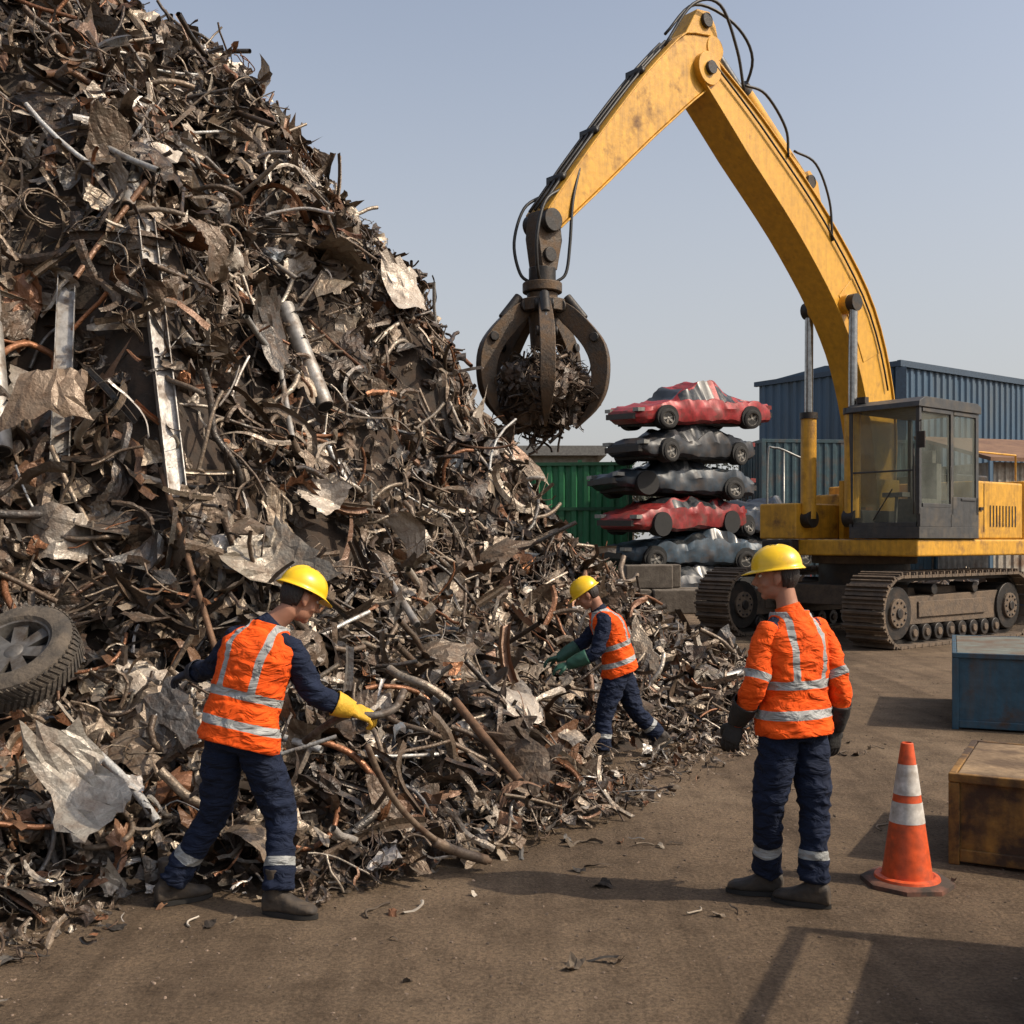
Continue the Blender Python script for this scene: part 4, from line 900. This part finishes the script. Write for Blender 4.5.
def build_head(parent,c,fwd,up,neck,skin=M_skin):
    c=np.array(c,float); f=nrm(fwd); u=nrm(np.array(up)-f*np.dot(up,f)); r=np.cross(f,u); B=np.stack([r,f,u],1)
    W=lambda p: c+B@np.array(p,float)
    mb=MB()
    def E(p,rad): V,F=ell(p,rad,20,14); mb.add([W(v) for v in V],F)
    E((0,-.012,.022),(.075,.094,.10)); E((0,.022,-.055),(.054,.070,.058)); E((0,.068,-.090),(.022,.022,.020)); E((0,.045,-.02),(.060,.055,.065))
    E((.043,.056,-.028),(.020,.024,.022)); E((-.043,.056,-.028),(.020,.024,.022))
    mb.tube([W((-.045,.074,.035)),W((0,.092,.034)),W((.045,.074,.035))],[.010,.013,.010],10)
    mb.tube([W((0,.088,.03)),W((0,.106,.0)),W((0,.122,-.022)),W((0,.10,-.032))],[.008,.010,.013,.009],10)
    E((.011,.100,-.026),(.009,.010,.008)); E((-.011,.100,-.026),(.009,.010,.008))
    mb.tube([W((-.02,.086,-.052)),W((0,.098,-.051)),W((.02,.086,-.052))],[.005,.007,.005],8); mb.tube([W((-.018,.085,-.063)),W((0,.096,-.064)),W((.018,.085,-.063))],[.005,.007,.005],8)
    for s in(-1,1):
        E((s*.079,-.008,-.004),(.009,.020,.031)); E((s*.076,-.0,-.03),(.008,.010,.014))
    nb=np.array(neck,float); mb.tube([W((0,-.02,-.03)),W((0,-.03,-.08)),(W((0,-.03,-.08))+nb)/2,nb,nb-(W((0,-.03,-.08))-nb)*.4],[.052,.052,.054,.062,.07],20)
    remesh('head',mb,.005,2,[skin],parent)
    mb=MB()
    for s in(-1,1):
        V,F=ell((s*.030,.076,.014),(.0135,.0125,.0095),14,10); mb.add([W(v) for v in V],F,0)
        V,F=ell((s*.030,.0865,.014),(.006,.004,.006),12,8); mb.add([W(v) for v in V],F,1)
        mb.tube([W((s*.014,.090,.030)),W((s*.032,.089,.036)),W((s*.052,.074,.030))],[.003,.004,.0025],6,2)
    mb.tube([W((-.019,.0965,-.0575)),W((0,.104,-.0575)),W((.019,.0965,-.0575))],[.0015,.002,.0015],6,3)
    mb.obj('eyes_brows_mouth',[M_eyew,M_iris,M_hair,mk('lips',(.25,.09,.07),.5)],parent,smooth=True)
    # hair
    V,F=ell((0,-.016,.018),(.081,.100,.108),40,30); V=np.array(V)
    keep=[]
    for fc in F:
        q=V[list(fc)].mean(0)
        ok=(q[2]>-.052-.02*(q[1]<-.05)) and not(q[1]>.012 and q[2]<.07) and not(abs(q[0])>.055 and -.03<q[1]<.02 and q[2]<.03)
        if ok: keep.append(fc)
    h=obj('hair',[W(v) for v in V],keep,M_hair,parent=parent,smooth=True); so=h.modifiers.new('s','SOLIDIFY'); so.thickness=.006
    # helmet
    n_=72
    rings=[]; prof=[(math.sin(p),math.cos(p)) for p in np.linspace(.12,math.pi/2,14)]
    for q,(pr,pz) in enumerate(prof):
        ring=[]
        for j in range(n_):
            t=2*math.pi*j/n_; x=.104*pr*math.cos(t); y=.126*pr*math.sin(t)-.006; z_=.046+.112*pz**.9
            rg=math.exp(-(x/.014)**2)*.007*min(1,pz*3); rg2=math.exp(-((abs(x)-.04)/.008)**2)*.003*min(1,pz*2)
            ring.append((x,y,z_+rg+rg2))
        rings.append(ring)
    for ex,dz,pk in((.004,-.004,.0),(.009,-.007,.5),(.016,-.012,1.)):
        ring=[]
        for j in range(n_):
            t=2*math.pi*j/n_; front=max(0,math.sin(t))**3; back_=max(0,-math.sin(t))**2
            x=(.104+ex)*math.cos(t); y=(.126+ex+pk*.042*front)*math.sin(t)-.006; ring.append((x,y,.046+dz-pk*.010*front-pk*.006*back_))
        rings.append(ring)
    R=[np.array([W(p) for p in ring]) for ring in rings]; V,F=loft(R,False); V=np.vstack([V,[W((0,-.006,.165))]]); k=len(V)-1
    for j in range(n_): F.append((k,j,(j+1)%n_))
    h=obj('hard_hat',V,F,M_helm,parent=parent,smooth=True); so=h.modifiers.new('s','SOLIDIFY'); so.thickness=.003
def build_person(name,loc,J,o):
    P=empty(name,loc); P.scale=(o.get('scale',1),)*3
    mb=MB()
    R,T,L=torso_rings(J,0,-.11,1.0,36,24); mb.add(*loft(R))
    for s in'LR':
        sh_,el,wr=J['sh'+s],J['el'+s],J['wr'+s]
        q=limbpts(sh_,el,wr); rr=np.interp(np.linspace(0,1,len(q)),[0,.08,.3,.5,.6,.8,1],[.056,.064,.060,.055,.055,.048,.036]); mb.tube(q,rr,18)
        V,F=ell(sh_,(.063,.063,.063),16,12); mb.add(V,F)
        a=np.array(sh_); b=np.array(J['neck'],float)+(np.array(J['pelvis'])-np.array(J['neck']))*.08; mb.tube([a,b],[.048,.062],14)
        hp,kn,an=J['hip'+s],J['kn'+s],J['an'+s]
        an2=np.array(an)+nrm(np.array(kn)-np.array(an))*.015
        q=limbpts(hp,kn,an2); rr=np.interp(np.linspace(0,1,len(q)),[0,.15,.35,.5,.6,.8,.93,1],[.092,.096,.084,.072,.070,.068,.072,.074]); mb.tube(q,rr,20)
        V,F=ell(hp,(.095,.095,.095),16,12); mb.add(V,F)
    b=remesh('body',mb,.0095,4,[M_cloth],P); me=b.data
    co=folds(me,.0085,(7,7,13),seed=o['seed'])
    C=np.tile([*NAVY,1.],(len(co),1)); st=np.full(len(co),-1.)
    best=np.full(len(co),9.); lab=np.zeros(len(co),int); tt=np.zeros(len(co))
    bones=[(J['pelvis'],J['neck'],.14,0)]
    for s in'LR': bones+=[(J['sh'+s],J['el'+s],.065,1),(J['el'+s],J['wr'+s],.048,2),(J['hip'+s],J['kn'+s],.09,3),(J['kn'+s],J['an'+s],.07,4)]
    for a,b2,r,l in bones:
        t,d=seg_t(co,a,b2); d=d/r; k=d<best; best[k]=d[k]; lab[k]=l; tt[k]=t[k]
    if o['sleeve']=='orange': C[(lab==1)|(lab==2),:3]=ORG
    k=lab==4; st[k]=.060-np.abs(tt[k]-.60)
    if o['sleeve']=='orange':
        k=lab==1; st[k]=.075-np.abs(tt[k]-.80)
    setcol(me,C); setf(me,'st',st)
    # vest
    R,T,L=torso_rings(J,.022,o.get('hem',-.05),1.0,96,90,.016); V,F=loft(R,False); n_=96
    v=obj('hi_vis_vest',V,F,M_cloth,parent=P,smooth=True); co=getco(v.data)
    ring=np.repeat(T,n_); hdist=(ring-T[0])*L; ang=np.tile(np.linspace(0,2*np.pi,n_,endpoint=False),len(T)); 
    folds(v.data,.009,(5,5,8),o['seed']+5)
    lat=np.cos(ang)
    latm=np.abs(lat)*np.interp(ring,[0,.7,.9,1],[.19,.2,.15,.09])
    b1=.022-np.abs(hdist-.105); b2_=.022-np.abs(hdist-.255); vert=np.minimum(.019-np.abs(latm-.085),hdist-.265)
    st=np.maximum(np.maximum(b1,b2_),vert)
    setcol(v.data,np.tile([*ORG,1.],(len(co),1))); setf(v.data,'st',st)
    so=v.modifiers.new('s','SOLIDIFY'); so.thickness=.006; so.offset=1
    # collar
    nb=np.array(J['neck'],float); hd=np.array(J['head'],float); dn=nrm(hd-nb)
    V,F=tube([nb-dn*.04,nb+dn*.0,nb+dn*.032],[.082,.071,.063],28,cap=False); cl=obj('collar',V,F,M_cloth,parent=P,smooth=True)
    setcol(cl.data,np.tile([*(ORG if o['sleeve']=='orange' else NAVY),1.],(len(V),1))); setf(cl.data,'st',np.full(len(V),-1.)); so=cl.modifiers.new('s','SOLIDIFY'); so.thickness=.006
    build_head(P,J['head'],J['look'],J['hup'],nb)
    for s in'LR':
        g=o['hand'+s]; build_hand('glove_'+s,P,J['wr'+s],g['d'],g['n'],g['side'],g['mat'],g.get('curl',.5),g.get('cuff',.08),g.get('scale',1.14),None,J['el'+s],cr=g.get('cr',1.))
        build_boot('boot_'+s,P,J['an'+s],J['ft'+s],J.get('pitch'+s,0))
    return P
G_blk=mk('glove_black',(.020,.019,.018),.7,bump=.3,bscale=60); G_yel=mk('glove_yellow',(.75,.44,.03),.75,bump=.3,bscale=60); G_nvy=mk('glove_navy',(.02,.022,.035),.8,bump=.3); G_grn=mk('glove_green',(.02,.09,.06),.6,bump=.2)
# worker on the right, walking, seen from behind with the head turned left
J=dict(pelvis=(.0,0,.90),neck=(-.02,.02,1.485),bend=(0.008,0,0),hipL=(-.080,-.04,.88),hipR=(.082,.04,.88),shL=(-.150,-.07,1.375),shR=(.150,.09,1.380),
 elL=(-.225,-.12,1.125),wrL=(-.285,.02,.925),elR=(.245,.02,1.12),wrR=(.240,.10,.885),
 knL=(-.130,.0,.50),anL=(-.10,.15,.115),knR=(.105,.0,.49),anR=(.09,-.03,.115),ftL=(-.95,.25),ftR=(-.80,.40),
 head=(-.075,.05,1.662),look=(-.93,.30,-.12),hup=(-.08,.02,1))
build_person('yard_worker',(1.43,5.58,0),J,dict(seed=3,sleeve='orange',
 handL=dict(d=(-.30,.12,-1),n=(.6,.8,0),side=-1,mat=G_blk,curl=.5,cuff=.14,scale=1.18,cr=1.04),handR=dict(d=(-.05,.10,-1),n=(-.6,.8,0),side=1,mat=G_blk,curl=.5,cuff=.14,scale=1.18,cr=1.04)))
# worker on the left, stepping toward the heap, back to the camera
J=dict(pelvis=(.0,.0,.86),neck=(.135,.10,1.42),bend=(-.02,-.03,0),hipL=(-.080,.02,.84),hipR=(.085,-.01,.84),shL=(-.04,.14,1.35),shR=(.245,.03,1.30),
 elL=(-.20,.28,1.18),wrL=(-.37,.45,1.14),elR=(.365,.06,1.07),wrR=(.53,.12,.995),
 knL=(-.15,.12,.47),anL=(-.38,.14,.115),knR=(.19,.09,.46),anR=(.20,-.03,.115),ftL=(.6,.4),ftR=(.9,-.25),
 head=(.275,.14,1.555),look=(.72,.55,-.45),hup=(.32,.22,1))
build_person('yard_worker',(-1.35,5.45,0),J,dict(seed=11,sleeve='navy',
 handL=dict(d=(-.8,.5,-.3),n=(0,.3,-1),side=-1,mat=G_nvy,curl=.5),handR=dict(d=(.9,.15,-.35),n=(.1,.4,-.9),side=1,mat=G_yel,curl=.85,cuff=.085,scale=1.2,cr=1.)))
# worker in the middle, leaning to the heap, facing left
J=dict(pelvis=(.05,.0,.80),neck=(-.13,.0,1.33),bend=(.04,0,.01),hipL=(.03,-.085,.79),hipR=(.07,.085,.79),shL=(-.09,-.165,1.24),shR=(-.08,.165,1.25),
 elL=(-.16,-.22,.98),wrL=(-.40,-.18,.87),elR=(-.25,.20,1.02),wrR=(-.47,.12,.90),
 knL=(-.09,-.12,.44),anL=(-.11,-.16,.115),knR=(.20,.10,.43),anR=(.42,.20,.19),ftL=(-1,-.15),ftR=(-.95,-.1),pitchR=.6,
 head=(-.235,-.01,1.465),look=(-.85,.08,-.60),hup=(-.60,0,.85))
build_person('yard_worker',(.85,9.22,0),J,dict(seed=23,sleeve='navy',scale=.95,
 handL=dict(d=(-.95,.1,-.25),n=(0,.3,-1),side=1,mat=G_grn,curl=.6,cuff=.18,cr=1.1),handR=dict(d=(-.95,0,-.25),n=(0,-.3,-1),side=-1,mat=G_grn,curl=.6,cuff=.18,cr=1.1)))
# bent pipe being pulled from the heap
M_pr=mk('pipe_rusty',(.20,.145,.10),.55,.3,(.11,.065,.04),9,.45,.6,bump=.3)
mb=MB(); mb.tube(catmull([(-.74,5.62,.80),(-.68,5.70,.62),(-.58,5.82,.42),(-.44,5.97,.24),(-.30,6.08,.13),(-.12,6.16,.05)],6),.017,12); mb.tube(catmull([(-.42,5.98,.21),(-.30,6.07,.13),(-.14,6.15,.06)],5),.028,12); mb.obj('steel_pipe',[M_pr],smooth=True)
mb=MB(); C=catmull([(-1.1,5.85,.78),(-.95,5.66,.90),(-.82,5.58,.965),(-.70,5.57,.96),(-.60,5.62,.99),(-.56,5.70,1.07)],6); mb.tube(C,.020,10); mb.obj('exhaust_pipe',[mk('pipe_grey',(.2,.18,.16),.45,.5,(.1,.07,.05),9,.45,.6,bump=.3)],smooth=True)

# ------------------------------------------------------------------ light, sky, camera
w=bpy.data.worlds.new('World'); sc.world=w; w.use_nodes=True; nt=w.node_tree; bg=nt.nodes['Background']; NN=nt.nodes; LL=nt.links
sky=NN.new('ShaderNodeTexSky'); sky.sky_type='NISHITA'; sky.sun_disc=False
to=Vector((1,-.28,0)).normalized(); el=math.radians(43)
sky.sun_elevation=el; sky.sun_rotation=math.atan2(to.x,to.y); sky.air_density=1.0; sky.dust_density=4.0; sky.ozone_density=1.2; sky.altitude=0
hs=NN.new('ShaderNodeHueSaturation'); hs.inputs['Saturation'].default_value=.74; hs.inputs['Value'].default_value=1.4; LL.new(sky.outputs[0],hs.inputs['Color'])
# pale haze thickening toward the horizon
tc=NN.new('ShaderNodeTexCoord'); sx=NN.new('ShaderNodeSeparateXYZ'); LL.new(tc.outputs['Generated'],sx.inputs[0])
mr=NN.new('ShaderNodeMapRange'); mr.interpolation_type='SMOOTHSTEP'; mr.inputs[1].default_value=-.02; mr.inputs[2].default_value=.55; mr.inputs[3].default_value=.78; mr.inputs[4].default_value=.08; LL.new(sx.outputs[2],mr.inputs[0])
mx_=NN.new('ShaderNodeMix'); mx_.data_type='RGBA'; LL.new(mr.outputs[0],mx_.inputs['Factor']); LL.new(hs.outputs[0],mx_.inputs[6]); mx_.inputs[7].default_value=(4.6,4.55,4.5,1)
LL.new(mx_.outputs[2],bg.inputs[0]); bg.inputs[1].default_value=.13
sd=bpy.data.lights.new('sun','SUN'); sd.energy=4.5; sd.angle=math.radians(.6); sd.color=(1,.86,.68)
so=bpy.data.objects.new('sun',sd); link(so); dv=Vector((to.x*math.cos(el),to.y*math.cos(el),math.sin(el))); so.rotation_euler=dv.to_track_quat('Z','Y').to_euler(); so.location=(20,-10,20)
cd=bpy.data.cameras.new('camera'); cd.sensor_width=36; cd.lens=36*1100/1024; cd.shift_y=28/1024; cd.clip_end=3000; cd.clip_start=.05
co_=bpy.data.objects.new('camera',cd); link(co_); co_.location=(0,0,1.85); co_.rotation_euler=(math.radians(90),0,0); sc.camera=co_
